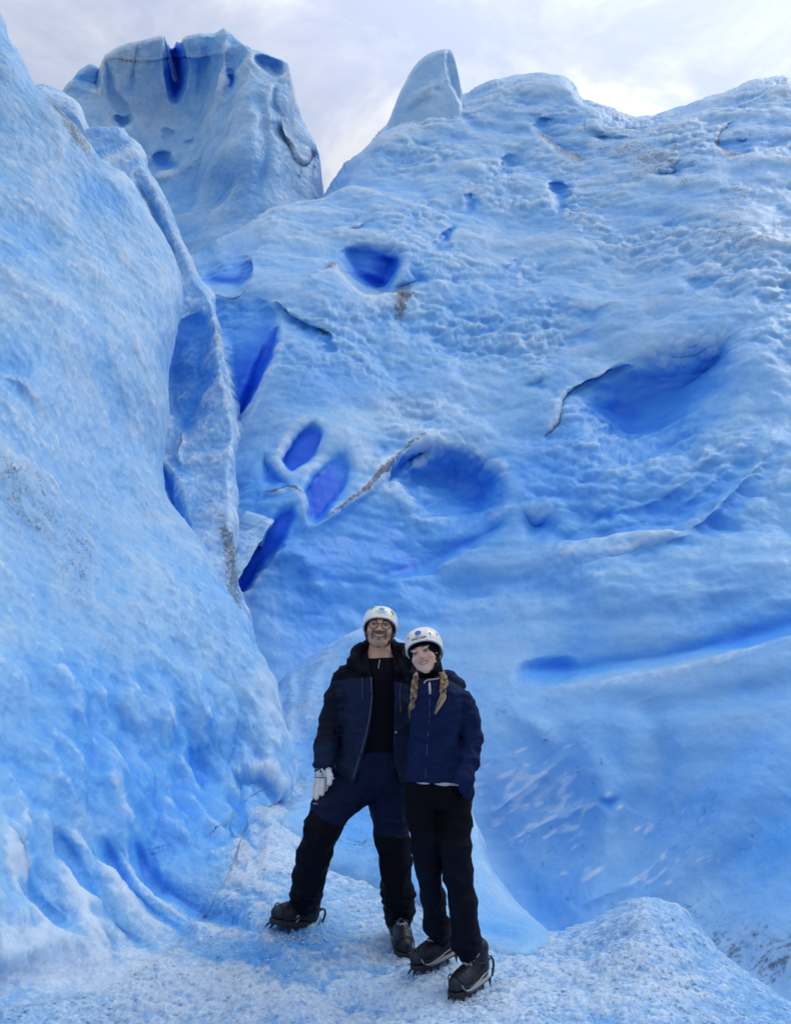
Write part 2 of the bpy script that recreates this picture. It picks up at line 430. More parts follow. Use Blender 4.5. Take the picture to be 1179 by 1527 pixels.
def ground_only(P, U, V):
    lo = fbm(P, .9, 3, 5) * .05
    md = fbm(P, 4.5, 4, 7, .55) * .024
    cu = -cups(P[..., :2] * np.array([9, 7.]) + fbm(P, 3, 2, 3)[..., None] * .8, 4) * .016
    gr = fbm(P, 22, 4, 11, .65) * .010
    return lo + md + cu + gr
def wall_only(P, U, V):
    Q = P * np.array([1, 1, .45])
    lo = fbm(Q, .55, 3, 21) * .16
    md = fbm(Q, 2.2, 4, 23, .55) * .040
    fl = fbm(P * np.array([1.5, 1.2, .28]), 1.5, 3, 24, .5) * .13 * sstep(900, 1080, V)
    md = md + fl
    fine = fbm(P * np.array([1, 1, .45]), 11, 4, 29, .6) * .013
    cu = -cups(np.stack([P[..., 0] * 3.2 + P[..., 1] * 2 + fbm(P, 1.2, 2, 8) * 1.2, P[..., 2] * 1.5], -1), 6) * .07 * sstep(760, 1000, V)
    return lo + md + cu + fine
def fg_disp(P, U, V):
    q = 1 - .8 * sstep(220, 350, U); w = sstep(-60 * q, 150 * q, seam_side(U, V))
    return ground_only(P, U, V) * (1 - w) + wall_only(P, U, V) * w
def fg_gran(U, V):
    q = 1 - .8 * sstep(220, 350, U); return 1 - sstep(-40 * q, 150 * q, seam_side(U, V))
G_FEATS = [
    tint(430, 1480, 260, 60, -8, blue=.05, snow=.55), tint(150, 1440, 130, 40, 10, snow=.35), tint(60, 1395, 70, 24, 0, snow=.4),
    tint(470, 1400, 90, 30, 15, blue=.22, snow=-.3), tint(400, 1430, 150, 22, 20, blue=.18, snow=-.35), tint(880, 1470, 190, 60, 5, snow=.35), tint(650, 1500, 120, 40, 0, snow=.5),
    tint(960, 1410, 110, 55, 0, blue=.02, snow=.15), tint(440, 1270, 70, 50, 0, snow=.5), tint(410, 1180, 40, 60, 0, snow=.35, dirt=.15),
    tint(1150, 1520, 90, 50, 0, blue=.1), ridge([(500, 1268), (535, 1288), (575, 1306), (620, 1318)], -.05, 12, dirt=1.1, dw=10),
    tint(520, 1270, 60, 16, 30, dirt=.45), tint(760, 1390, 80, 14, 10, snow=.3),
    ridge([(395, 1345), (470, 1375), (560, 1440), (650, 1527)], .03, 25),
    ridge([(230, 1440), (330, 1455), (470, 1500), (560, 1560)], .03, 22, snow=.2),
]
GU, GV, GD = U, V, D

# ---------------------------------------------------------------- left ice wall
wr_v = [-300, 0, 20, 60, 90, 130, 160, 185, 215, 240, 262, 290, 330, 360, 400, 430, 480, 520, 560, 620, 680, 740, 790, 830, 870, 920, 960, 1000, 1030, 1080, 1130, 1165, 1200, 1225]
wr_u = [-140, -14, 2, 18, 36, 52, 84, 112, 134, 150, 188, 206, 228, 246, 264, 271, 268, 258, 248, 244, 240, 247, 272, 298, 322, 356, 376, 396, 408, 413, 428, 428, 400, 370]
wallR = curve(wr_v + seam_v[1:], wr_u + seam_u[1:])
FW = rbf([(-520, -300, 10.5), (-140, -300, 12.2), (0, 0, 10.6), (-300, 400, 7.2), (0, 400, 8.0), (130, 215, 10.4), (200, 290, 10.6), (264, 400, 10.2), (150, 500, 8.3), (250, 560, 9.3), (240, 690, 8.6),
          (0, 700, 6.4), (130, 750, 7.2), (272, 790, 8.1), (-300, 800, 5.4), (0, 1000, 5.1), (150, 1000, 5.9), (322, 870, 7.7), (396, 1000, 7.1), (300, 1050, 6.55), (425, 1140, 6.6),
          (300, 1180, 6.05), (150, 1200, 5.05), (0, 1200, 4.5), (-300, 1150, 3.9), (0, 1370, 4.0), (-520, 1300, 3.2), (200, 1330, 4.75), (345, 1180, 6.2)]
         + [(u, v, float(FG(np.float64(u), np.float64(v)))) for u, v in zip(seam_u, seam_v)], 60)
vs = np.concatenate([np.linspace(-300, -20, 40)[:-1], np.linspace(-20, 1600, 780)])
U, V = grid_rows(vs, lambda v: np.full(v.shape, -520.), wallR, 480, 1.7)
sd_, _, _ = seg_dist(U, V, list(zip(seam_u, seam_v)))
bw = sstep(0, 90, sd_)
D = FG(U, V) * (1 - bw) + FW(U, V) * bw
e = (wallR(V) - U)
vis = 1 - sstep(1150, 1225, V)
D = D + roundoff(e, 34, .45) * vis
W_FEATS = [
    tint(140, 1000, 200, 170, 0, blue=.14), tint(230, 1220, 110, 90, 0, blue=.30), tint(60, 1150, 120, 120, 0, blue=.16), tint(300, 1120, 90, 150, 0, blue=.12),
    tint(400, 1050, 20, 90, 0, blue=-.25, snow=.1), tint(25, 540, 40, 40, 0, blue=.3), tint(150, 290, 40, 30, 0, blue=.22),
    tint(40, 650, 90, 60, 30, snow=.3), tint(110, 300, 120, 200, 0, snow=.12), tint(60, 930, 60, 60, 0, snow=.15),
    tint(60, 760, 60, 70, 0, dirt=.42), tint(115, 850, 35, 75, 0, dirt=.45), tint(165, 970, 45, 50, 0, dirt=.3), tint(215, 1170, 16, 30, 0, dirt=.3), tint(20, 700, 40, 50, 0, dirt=.35),
    ridge([(0, 560), (20, 556), (42, 566), (70, 610)], .06, 10, dirt=.5, dw=4),
    ridge([(52, 130), (90, 172), (120, 205), (150, 245)], .03, 10, dirt=.9, dw=6),
    scarp([(81, 1226), (114, 1301), (152, 1371), (185, 1402), (250, 1420)], .14, 26, blue=.25, sgn=-1, edge=7, snow=.35),
    scarp([(146, 1237), (168, 1306), (217, 1361), (300, 1408)], .17, 32, blue=.28, sgn=-1, edge=7, snow=.3),
    scarp([(190, 1240), (211, 1301), (244, 1333), (303, 1371), (385, 1396)], .22, 46, blue=.30, sgn=-1, edge=8, snow=.2),
    scarp([(340, 1150), (350, 1200), (366, 1250), (390, 1285)], .12, 30, blue=.25, sgn=-1, edge=8),
    scarp([(276, 1110), (285, 1150), (302, 1186)], .08, 26, blue=.2, sgn=-1, edge=5),
    scarp([(0, 1240), (30, 1300), (60, 1345), (110, 1380)], .12, 28, blue=.22, sgn=-1, edge=6, snow=.3),
    tint(60, 1400, 50, 26, 0, snow=.8), tint(40, 1450, 50, 22, 0, snow=.7), tint(130, 1440, 60, 22, 0, snow=.65), tint(20, 1300, 26, 30, 0, snow=.45), tint(105, 1340, 26, 30, 0, snow=.45),
    tint(130, 1240, 30, 20, 20, snow=.4), tint(30, 1220, 24, 20, 0, snow=.4), tint(190, 1390, 60, 14, 20, snow=.4),
]
FG_FEATS = G_FEATS + W_FEATS
SIDE = -1
g_ = fg_gran(GU, GV)
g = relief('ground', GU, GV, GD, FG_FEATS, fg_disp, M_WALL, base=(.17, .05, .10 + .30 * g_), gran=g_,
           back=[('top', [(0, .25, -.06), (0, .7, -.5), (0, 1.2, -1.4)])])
g['kind'] = 'structure'
SIDE = 1
w_ = fg_gran(U, V)
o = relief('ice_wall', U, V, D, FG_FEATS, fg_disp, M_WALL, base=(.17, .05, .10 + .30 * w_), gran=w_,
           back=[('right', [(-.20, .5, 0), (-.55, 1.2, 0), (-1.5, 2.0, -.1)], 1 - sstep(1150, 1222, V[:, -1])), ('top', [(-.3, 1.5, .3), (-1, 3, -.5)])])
o['label'] = 'tall steep wall of rough pale blue ice filling the left side, scooped at its foot'; o['category'] = 'ice wall'

# ---------------------------------------------------------------- second fin behind the wall, with smooth glowing panels
fr_v = [150, 205, 213, 230, 255, 290, 330, 360, 385, 400, 418, 440, 480, 540, 600, 650, 700, 760, 820, 890, 940, 990, 1040, 1090, 1140]
fr_u = [188, 192, 204, 216, 226, 243, 262, 276, 288, 293, 300, 322, 330, 336, 347, 358, 352, 354, 351, 357, 370, 384, 398, 410, 415]
finR = curve(fr_v, fr_u)
vs = np.linspace(190, 1140, 520)
FF = rbf([(204, 213, 13.6), (262, 330, 13.2), (300, 420, 12.4), (332, 510, 11.4), (347, 600, 10.8), (356, 660, 10.4), (353, 760, 9.7), (357, 890, 9.0), (384, 990, 8.2), (410, 1090, 7.6),
          (120, 213, 13.2), (180, 330, 12.8), (230, 440, 12.4), (230, 560, 11.6), (220, 700, 10.2), (250, 800, 9.4), (300, 890, 8.7), (340, 990, 7.9), (340, 1120, 7.4), (100, 600, 11), (100, 900, 9)], 40)
U, V = grid_rows(vs, lambda v: wallR(v) - 90, finR, 240, 1.3)
D = FF(U, V) + roundoff(finR(V) - U, 16, .5) + roundoff(V - (213 + np.abs(U - 200) * .35), 14, .4)
F_FEATS = [
    hollow([(262, 470), (290, 450), (318, 470), (326, 520), (322, 590), (306, 640), (280, 662), (255, 655), (225, 600), (235, 520)], .30, 30, .34),
    hollow([(225, 690), (255, 690), (272, 740), (285, 800), (300, 860), (270, 830), (240, 780)], .3, 20, .28),
    ridge([(266, 636), (272, 655), (265, 672), (272, 690)], .10, 6, dirt=.9, dw=3),
    ridge([(300, 425), (318, 455), (328, 520), (336, 570), (344, 610), (352, 640)], .05, 6, dirt=.6, dw=4),
    ridge([(300, 730), (320, 760), (335, 800), (342, 860), (350, 910), (368, 950)], .0, 8, dirt=.7, dw=9),
    ridge([(205, 216), (222, 262), (252, 330), (280, 385), (300, 425)], .06, 9, dirt=.4, dw=8, snow=.2),
    scarp([(196, 255), (215, 300), (240, 345), (262, 400), (270, 440)], .35, 12, sgn=-1, blue=.1, dirt=.5, dw=4),
    tint(300, 760, 40, 90, 0, blue=-.05), tint(310, 620, 30, 30, 0, blue=.1), tint(260, 760, 30, 80, 0, blue=.25),
    tint(345, 840, 20, 60, 0, dirt=.25), tint(380, 1010, 25, 60, 0, blue=.1),
]
def mid_disp(P, U, V):
    return fbm(P, .8, 3, 31) * .10 + fbm(P, 3.2, 4, 33, .55) * .035 + fbm(P, 13, 3, 35, .6) * .010
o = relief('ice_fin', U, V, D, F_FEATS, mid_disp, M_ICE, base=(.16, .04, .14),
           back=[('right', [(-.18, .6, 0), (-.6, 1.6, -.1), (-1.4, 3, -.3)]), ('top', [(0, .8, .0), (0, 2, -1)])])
o['label'] = 'narrow ice fin with smooth bright blue hollows standing behind the left wall'; o['category'] = 'ice fin'

# rounded lump on the skyline behind the wall
def bump_body(name, us, topf, botf, Df, feats, disp, mat, base, n=160, R=1.0, w=30, back=None, side=None):
    U, V = grid_cols(us, topf, botf, n, 1.5)
    D = Df(U, V) + roundoff(V - topf(U), w, R)
    if side:
        D = D + roundoff(U - us[0], side[0], side[1]) + roundoff(us[-1] - U, side[0], side[1])
    return relief(name, U, V, D, feats, disp, mat, base=base, back=back or [('top', [(0, 1, -.1), (0, 3, -1.5)]), ('right', [(0, 1, 0), (-.3, 2.5, 0)]), ('left', [(0, 1, 0), (.3, 2.5, 0)])])
o = bump_body('ice_hummock', np.linspace(30, 133, 110), curve([30, 48, 60, 80, 100, 118, 128, 133], [138, 127, 126, 130, 137, 152, 175, 215]),
              lambda u: np.full(u.shape, 330.), lambda U, V: 13.6 + 0 * U, [tint(90, 160, 50, 30, 0, snow=.3)], mid_disp, M_ICE, (.14, .05, .25), R=1.0, w=26)
o['label'] = 'small rounded pale hummock of ice peeking over the upper edge of the left wall'; o['category'] = 'ice hummock'

# ---------------------------------------------------------------- the great slope behind
st = curve([200, 250, 282, 290, 305, 330, 360, 400, 440, 470, 480, 500, 520, 550, 575, 600, 640, 670, 690, 715, 740, 770, 800, 830, 850, 862, 872, 905, 950, 1000, 1060, 1120, 1160, 1172, 1179, 1250, 1400, 1700],
           [560, 470, 396, 388, 384, 366, 350, 318, 296, 287, 283, 268, 250, 222, 186, 168, 150, 140, 143, 128, 114, 107, 105, 110, 120, 136, 145, 150, 165, 160, 144, 124, 114, 113, 118, 150, 190, 260])
slope_bot = lambda u: np.full(u.shape, 1650.)
FS = rbf([(200, 560, 15.5), (300, 395, 15.6), (360, 360, 16.5), (480, 290, 20), (560, 215, 23), (640, 160, 24.5), (690, 145, 25), (800, 108, 26), (870, 148, 25), (950, 168, 24.5), (1060, 145, 24.5), (1179, 118, 24), (1400, 190, 21), (1700, 260, 18),
          (300, 500, 14.4), (400, 450, 14.8), (500, 440, 15.5), (620, 440, 16.4), (600, 300, 19.6), (750, 300, 20.5), (900, 300, 20), (1100, 300, 18.5), (1400, 400, 15.5), (1700, 500, 13),
          (380, 640, 12.9), (500, 600, 13.6), (700, 580, 14.8), (850, 500, 16.0), (1000, 450, 16.2), (1179, 500, 14.2), (1120, 620, 12.6),
          (360, 800, 11.2), (450, 760, 11.5), (600, 780, 12.4), (760, 760, 12.8), (900, 760, 12.3), (1050, 740, 11.5), (1179, 760, 10.6),
          (380, 960, 10.2), (500, 940, 10.9), (650, 930, 11.2), (800, 930, 10.6), (1000, 900, 9.8), (1179, 900, 9.0),
          (700, 1060, 9.6), (900, 1060, 8.9), (1179, 1060, 7.9), (1500, 1000, 7.0), (800, 1250, 8.5), (1000, 1250, 7.7), (1179, 1250, 6.7), (1500, 1300, 5.6), (1700, 1000, 6.2),
          (740, 1390, 7.7), (850, 1400, 7.3), (1000, 1340, 7.1), (1179, 1400, 5.8), (1179, 1600, 4.9), (850, 1650, 5.3), (400, 1300, 7.9), (300, 1650, 6), (1700, 1650, 4.2)], 60)
us = np.concatenate([np.linspace(200, 262, 20)[:-1], np.linspace(262, 1230, 860), np.linspace(1230, 1700, 60)[1:]])
U, V = grid_cols(us, st, slope_bot, 760, 1.12)
D = FS(U, V) + roundoff(V - st(U), 34, 2.2)
rs = random.Random(11)
STREAKS = []
for k_ in range(190):
    u_, v_ = rs.gauss(800, 48), rs.gauss(1208, 40)
    if rs.random() < .25: u_, v_ = rs.gauss(930, 60), rs.gauss(1300, 30)
    if rs.random() < .12: u_, v_ = rs.gauss(1000, 30), rs.gauss(1250, 45)
    STREAKS.append(tint(u_, v_, rs.uniform(5, 22), rs.uniform(1.6, 4.5), -28 + rs.gauss(0, 13) - (u_ - 800) * .06, snow=rs.uniform(.25, .6)))
S_FEATS = [
    # teardrop hollow and its dark right-hand side
    scoop([(300, 428), (337, 426), (391, 422), (409, 448), (419, 475), (407, 526), (388, 577), (372, 616), (356, 636), (337, 569), (325, 514), (305, 467)], .8, 34, .62, (.35, .94), lo=.48),
    scoop([(434, 710), (417, 692), (425, 667), (442, 643), (466, 634), (484, 646), (486, 667), (470, 688), (450, 703)], .40, 20, 1.3, (-.6, .8), lo=.55),
    scoop([(462, 775), (453, 757), (449, 733), (470, 702), (497, 678), (520, 677), (533, 698), (524, 729), (497, 757), (474, 777)], .36, 22, 1.15, (-.6, .8), lo=.40),
    scoop([(354, 870), (356, 892), (372, 876), (392, 845), (419, 812), (440, 780), (438, 758), (420, 762), (403, 774), (384, 802), (366, 835)], .55, 16, 1.15, (-.6, .8), lo=.7),
    scoop([(500, 378), (512, 360), (545, 354), (590, 362), (608, 385), (592, 415), (572, 438), (545, 432), (520, 416)], 1.5, 36, .80, (.1, .99), lo=.30),
    scoop([(300, 395), (322, 380), (345, 362), (362, 368), (372, 390), (366, 420), (340, 424), (305, 418)], .8, 16, .55, (.3, .95), lo=.2),
    hollow([(418, 482), (410, 530), (390, 582), (358, 632), (352, 612), (376, 560), (396, 510)], .35, 14, .55, out=8),
    tint(372, 560, 28, 60, 22, blue=.25),
    # two egg-shaped windows and the slit
    hollow([(382, 690), (398, 672), (420, 700), (440, 728), (412, 738), (388, 730)], .2, 22, .3),
    ridge([(395, 735), (412, 737), (428, 727), (440, 730), (446, 742)], .10, 7, dirt=1.4, dw=2.2),
    ridge([(374, 800), (386, 788), (403, 775)], .18, 9, dirt=.35, dw=6),
    tint(390, 720, 50, 60, 0, blue=.25), tint(470, 850, 120, 120, 0, blue=.28), tint(560, 850, 160, 90, 0, blue=.12), tint(440, 960, 90, 50, 0, blue=.22), tint(620, 900, 100, 60, 0, blue=.10),
    ridge([(462, 782), (485, 772), (510, 758), (545, 732), (566, 706), (580, 682), (620, 660), (655, 648)], .16, 9, dirt=1.0, dw=2.6, snow=.2),
    tint(600, 620, 130, 32, -8, blue=-.2, snow=.22), tint(540, 700, 30, 30, 0, blue=-.15, snow=.2),
    # crater with a scalloped rim
    tint(600, 400, 50, 35, 0, blue=.22), 
    scarp([(470, 408), (495, 394), (515, 412), (540, 430), (568, 438), (600, 432), (632, 420), (655, 430)], .55, 26, sgn=-1, blue=.25, dirt=.5, dw=3.5, edge=3, snow=.2),
    ridge([(500, 392), (480, 402), (462, 418)], .1, 8, dirt=.5, dw=4),
    tint(598, 450, 12, 22, 15, dirt=1.1), tint(620, 442, 40, 8, 0, dirt=.4),
    scarp([(284, 398), (300, 384), (330, 372), (356, 358)], .15, 16, sgn=1, edge=4, snow=.3),
    # sharp dirty rim running right from the teardrop
    scarp([(408, 440), (416, 452), (428, 470), (450, 482), (480, 490), (500, 500)], .22, 30, sgn=1, blue=.15, dirt=1.3, dw=2.4, edge=4),
    tint(485, 495, 14, 8, 0, dirt=.6),
    tint(480, 560, 70, 70, 0, blue=.25), tint(600, 530, 90, 60, 0, blue=.12),
    pit(487, 517, 13, 17, 0, .5, .3),
    # the big bowl
    hollow([(852, 598), (872, 575), (905, 552), (950, 532), (1010, 512), (1070, 500), (1104, 508), (1112, 545), (1096, 600), (1060, 650), (1015, 690), (960, 705), (905, 700), (870, 660)], 1.5, 80, .30, lip=.0, out=14),
    tint(1070, 545, 50, 50, 0, blue=.18), tint(930, 610, 80, 60, 0, blue=.15), tint(900, 740, 160, 50, -12, blue=.22),
    scarp([(800, 664), (815, 642), (832, 622), (836, 600), (856, 580), (895, 560), (950, 538)], .22, 40, sgn=1, edge=4, blue=.08, dirt=1.3, dw=2.4),
    hollow([(566, 712), (575, 690), (600, 672), (650, 658), (700, 664), (750, 690), (768, 730), (750, 780), (700, 800), (640, 780), (600, 752)], .8, 55, .20, lip=.03),
    hollow([(567, 710), (574, 690), (600, 674), (640, 662), (640, 682), (610, 692), (592, 708), (585, 735), (572, 735)], .35, 12, .25),
    tint(720, 740, 90, 60, 0, blue=.2), tint(820, 700, 60, 50, 0, blue=.2),
    scarp([(560, 868), (620, 850), (680, 822), (740, 800), (768, 770)], .25, 30, sgn=-1, edge=8, blue=.25),
    pit(797, 790, 24, 20, 0, .7, .6),
    # arcs sweeping under the bowl
    ridge([(810, 800), (880, 806), (950, 790), (1020, 762), (1080, 715), (1130, 650)], -.22, 13, blue=.22),
    ridge([(850, 830), (930, 818), (1000, 790), (1060, 750), (1110, 700)], .12, 15), ridge([(830, 772), (900, 778), (980, 755), (1040, 715), (1090, 665)], -.15, 10, blue=.14),
    ridge([(870, 850), (960, 832), (1040, 800), (1110, 740), (1179, 650)], -.16, 12, blue=.12),
    # dark blue undercut band
    scarp([(745, 1004), (790, 1008), (850, 1004), (930, 996), (1010, 984), (1080, 968), (1130, 950), (1179, 936), (1300, 900)], .50, 55, sgn=-1, edge=12, blue=.32),
    hollow([(764, 1012), (770, 990), (792, 975), (830, 972), (860, 985), (850, 1010), (800, 1016)], .16, 30, .28, out=10),
    tint(1130, 958, 70, 16, -14, blue=.25),
    tint(960, 1120, 330, 110, 0, blue=.10), tint(1130, 1230, 160, 130, 0, blue=.22, dirt=.08), tint(930, 1200, 230, 150, 0, blue=.12, dirt=.22), tint(830, 1350, 110, 90, 0, blue=.18, dirt=.15), tint(1179, 1000, 200, 60, -10, blue=.08),  # turns the lower slope a darker, greyer blue
    tint(740, 1010, 40, 60, 0, dirt=.28), tint(830, 1070, 60, 60, 10, dirt=.16),
    *STREAKS, tint(980, 1150, 260, 150, 0, blue=-.10, snow=.20),
    ridge([(735, 1205), (790, 1165), (840, 1128)], .04, 8, snow=.12), ridge([(760, 1250), (830, 1210), (900, 1190)], .04, 10, snow=.12), ridge([(850, 1345), (930, 1315), (1000, 1260), (1035, 1210)], .05, 10, snow=.12),
    pit(905, 1198, 14, 10, 0, .15, .3),
    tint(1090, 1390, 110, 50, 15, snow=.35, dirt=.45), tint(1170, 1430, 60, 60, 0, dirt=.45, snow=.25),
    ridge([(715, 1150), (735, 1240), (775, 1320), (830, 1385)], -.07, 26), ridge([(860, 1080), (905, 1180), (900, 1270), (860, 1350)], .14, 26), ridge([(1179, 1080), (1100, 1180), (1040, 1270), (960, 1330)], .16, 30),
    ridge([(1179, 1190), (1120, 1270), (1060, 1330)], -.12, 24), ridge([(960, 1040), (990, 1130), (960, 1220)], -.12, 26), ridge([(740, 1040), (790, 1060), (830, 1120)], .10, 20), ridge([(1179, 820), (1000, 880), (850, 900)], .14, 26), ridge([(1179, 1020), (1000, 1060), (880, 1050)], -.10, 22),
    ridge([(640, 880), (760, 860), (900, 890)], -.12, 20, blue=.05), ridge([(420, 800), (480, 850), (470, 920)], .12, 20), ridge([(560, 800), (600, 850), (590, 910)], .12, 22),
    # skyline lips
    scarp([(835, 112), (858, 130), (872, 148), (905, 166), (950, 176), (1000, 170)], .2, 26, sgn=1, edge=5, dirt=.5, dw=4, blue=.1),
    scarp([(790, 186), (815, 205), (838, 226), (862, 236), (885, 236)], .7, 26, sgn=-1, edge=5, dirt=.7, dw=3.5, blue=.1),
    scarp([(1098, 178), (1075, 192), (1066, 210), (1072, 226), (1100, 232), (1130, 228)], .4, 26, sgn=-1, edge=4, dirt=.7, dw=3, blue=.25),
    pit(835, 292, 12, 24, 0, 1.6, .95), pit(762, 246, 30, 12, -30, 1.1, .5), pit(905, 213, 28, 15, 10, 1.3, .4), pit(1000, 264, 22, 14, -15, 1.5, .7), pit(896, 243, 30, 16, 0, .8, .2),
    pit(665, 352, 18, 9, -50, 1.0, .9), pit(706, 301, 14, 9, -40, .9, .8), pit(694, 176, 22, 9, 20, .7, .25), pit(810, 180, 20, 8, 0, .6, .3), pit(945, 265, 24, 14, 0, .5, .1), pit(1160, 320, 20, 16, 0, .5, .2),
    pit(535, 347, 18, 8, -20, .8, .6), pit(617, 321, 8, 9, 0, .4, .4), pit(766, 395, 18, 6, -45, .4, .3), pit(800, 577, 14, 8, 0, .4, .3), pit(1040, 432, 40, 14, -15, .5, .22), pit(880, 475, 26, 14, 0, .4, .2), pit(870, 505, 26, 12, 0, .4, .2), pit(1170, 450, 30, 20, -40, .5, .15),
    pit(640, 470, 22, 14, 0, .35, .15), pit(560, 480, 24, 14, 0, .35, .15), pit(600, 545, 12, 7, 0, .25, .2),
    tint(700, 430, 60, 60, 0, blue=.12), tint(1000, 330, 200, 50, 10, dirt=.25), tint(930, 225, 120, 36, 8, dirt=.50), tint(1010, 260, 80, 24, 20, dirt=.3), tint(1120, 280, 60, 24, -20, dirt=.38), tint(1090, 350, 30, 50, 0, dirt=.32), tint(900, 290, 90, 14, -30, dirt=.3), tint(1150, 350, 50, 14, -40, dirt=.35), tint(1060, 225, 50, 20, 0, dirt=.25), tint(980, 190, 60, 14, 0, dirt=.3),
    tint(640, 260, 150, 70, -30, snow=.1), tint(470, 290, 30, 12, -30, dirt=.6), tint(1150, 600, 60, 60, 0, snow=.15, dirt=.15),
    tint(1000, 620, 500, 500, 0, blue=.06),
]
def slope_disp(P, U, V):
    up = 1 - sstep(600, 900, V)
    lo = fbm(P, .28, 3, 41) * .34 + fbm(P, .9, 3, 43) * .07
    sw = fbm(P * np.array([1, .8, 1]), 3.0, 3, 45) * .030
    q = np.stack([P[..., 0] * 1.25 + P[..., 2] * .5 + fbm(P, .5, 2, 48) * .9, P[..., 2] * 2.0 - P[..., 0] * .5 + P[..., 1] * .3], -1)
    cu = -cups(q, 47) * .075 * up * sstep(520, 640, U + (V - 300) * .2) - cups(q * 2.1, 49) * .05 * sstep(1000, 700, V) - np.abs(fbm(np.stack([P[..., 0] * .9 + P[..., 2] * .7, P[..., 2] * 1.6 - P[..., 0] * 1.1, P[..., 1] * .6], -1), 2.2, 3, 58)) * .05 * up
    fine = fbm(P, 7, 3, 51, .6) * .007
    calm = 1 - .65 * sstep(860, 1000, V)
    groove = fbm(P * np.array([.6, .6, 2.4]), .8, 3, 53) * .10 * sstep(640, 800, V)
    vary = .35 + 1.3 * sstep(-.25, .35, fbm(P, .35, 2, 59))
    return (lo + (sw + cu) * vary + groove) * calm + fine
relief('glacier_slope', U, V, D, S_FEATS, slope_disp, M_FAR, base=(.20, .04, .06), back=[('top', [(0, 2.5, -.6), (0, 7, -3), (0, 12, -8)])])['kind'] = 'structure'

# ---------------------------------------------------------------- serac tower, upper left
tt = lambda u: np.interp(u, *TT)
TT = ([84, 97, 108, 122, 138, 144, 147, 150, 153, 157, 175, 205, 240, 247, 251, 256, 261, 275, 300, 318, 334, 350, 365, 378, 400, 420, 428, 433, 437, 448, 460, 468, 472, 476, 480],
           [160, 134, 122, 106, 98, 99, 108, 118, 100, 84, 74, 62, 50, 49, 60, 70, 60, 50, 44, 45, 37, 46, 62, 73, 76, 83, 90, 118, 150, 180, 198, 214, 226, 262, 300])
us = np.linspace(84, 480, 460)
U, V = grid_cols(us, tt, lambda u: np.full(u.shape, 520.), 420, 1.15)
FT = rbf([(97, 135, 25.5), (160, 90, 25), (240, 55, 24.5), (334, 40, 24.5), (420, 85, 24), (465, 215, 23.6), (476, 285, 23.4), (200, 200, 25.0), (250, 250, 24.2), (120, 250, 23.5), (300, 300, 22.8), (365, 130, 22.6), (345, 220, 21.9), (300, 350, 21.4), (400, 200, 22.0), (420, 300, 22.0), (350, 420, 20.8), (250, 420, 21.5), (100, 500, 20), (470, 500, 20), (285, 180, 25.0), (310, 120, 24.6)], 40)
D = FT(U, V) + roundoff(V - tt(U), 8, .6) + roundoff(480 - U, 26, 1.6)
T_FEATS = [
    hollow([(246, 0), (264, 0), (268, 60), (278, 90), (277, 125), (266, 150), (258, 154), (250, 140), (246, 100)], 1.7, 16, .80, out=3),
    tint(265, 130, 14, 30, 0, blue=.3), scarp([(272, 60), (300, 90), (300, 130), (272, 150)], .0, 30, blue=.2),
    
    scarp([(152, 92), (150, 112), (144, 138)], .8, 20, sgn=1, edge=3, blue=.2),
    scarp([(356, 50), (366, 78), (362, 108), (350, 150), (340, 178), (322, 215), (300, 262), (290, 310), (280, 352)], .75, 60, sgn=1, edge=10, blue=.06),
    ridge([(345, 110), (348, 125), (340, 135)], -.5, 6, blue=.5),
    hollow([(374, 78), (400, 76), (424, 88), (428, 116), (410, 122), (388, 115), (376, 100)], .8, 18, .15),
    scarp([(364, 92), (380, 112), (392, 122), (412, 124), (430, 128)], .3, 18, sgn=-1, edge=3, dirt=.45, dw=3),
    scarp([(418, 170), (420, 195), (432, 215), (440, 238), (452, 246), (464, 232), (468, 214)], .35, 20, sgn=1, edge=3, blue=.1, dirt=1.0, dw=3.2),
    ridge([(462, 216), (466, 240), (464, 275)], -.1, 5, dirt=.8, dw=3), ridge([(444, 248), (446, 262), (440, 282)], 0, 5, dirt=.6, dw=4),
    pit(182, 184, 10, 12, 0, .9, .4), pit(170, 214, 20, 18, 0, 1.3, .55), pit(242, 244, 20, 15, 0, 1.3, .65), pit(250, 197, 8, 6, 0, .5, .3), pit(284, 212, 12, 6, 0, .4, .2), pit(328, 206, 6, 12, 20, .5, .2),
    ridge([(205, 250), (240, 262), (275, 248), (300, 232)], .2, 9, snow=.2), ridge([(150, 196), (170, 192), (200, 205), (215, 232)], .15, 9, snow=.2),
    tint(185, 160, 60, 16, -12, dirt=.35), tint(230, 205, 70, 20, 0, blue=.10, dirt=.2), tint(250, 280, 60, 50, 0, blue=.14), tint(350, 275, 50, 55, 0, blue=.26), tint(270, 330, 30, 40, 0, blue=.16), tint(300, 100, 40, 50, 0, blue=.10), tint(200, 110, 50, 40, 0, blue=.03),  # blue tint at lower right paints in the shading of the concave face
    tint(125, 120, 22, 22, 0, blue=.3), ridge([(208, 62), (200, 100), (196, 140)], -.15, 7), ridge([(318, 44), (306, 90), (300, 150), (290, 190)], -.3, 10, blue=.05), ridge([(338, 40), (334, 90), (326, 140), (310, 190)], .4, 9, snow=.15),
    ridge([(384, 130), (392, 180), (396, 240), (380, 290)], -.3, 10), ridge([(410, 130), (408, 160), (418, 172)], -.3, 5, dirt=.3), ridge([(160, 90), (166, 140), (190, 170)], -.25, 7), tint(300, 70, 20, 50, 0, blue=.05), tint(190, 100, 40, 40, 0, snow=.2), scarp([(282, 352), (305, 325), (340, 300), (360, 260)], .3, 30, sgn=-1, edge=6, snow=.1),
]
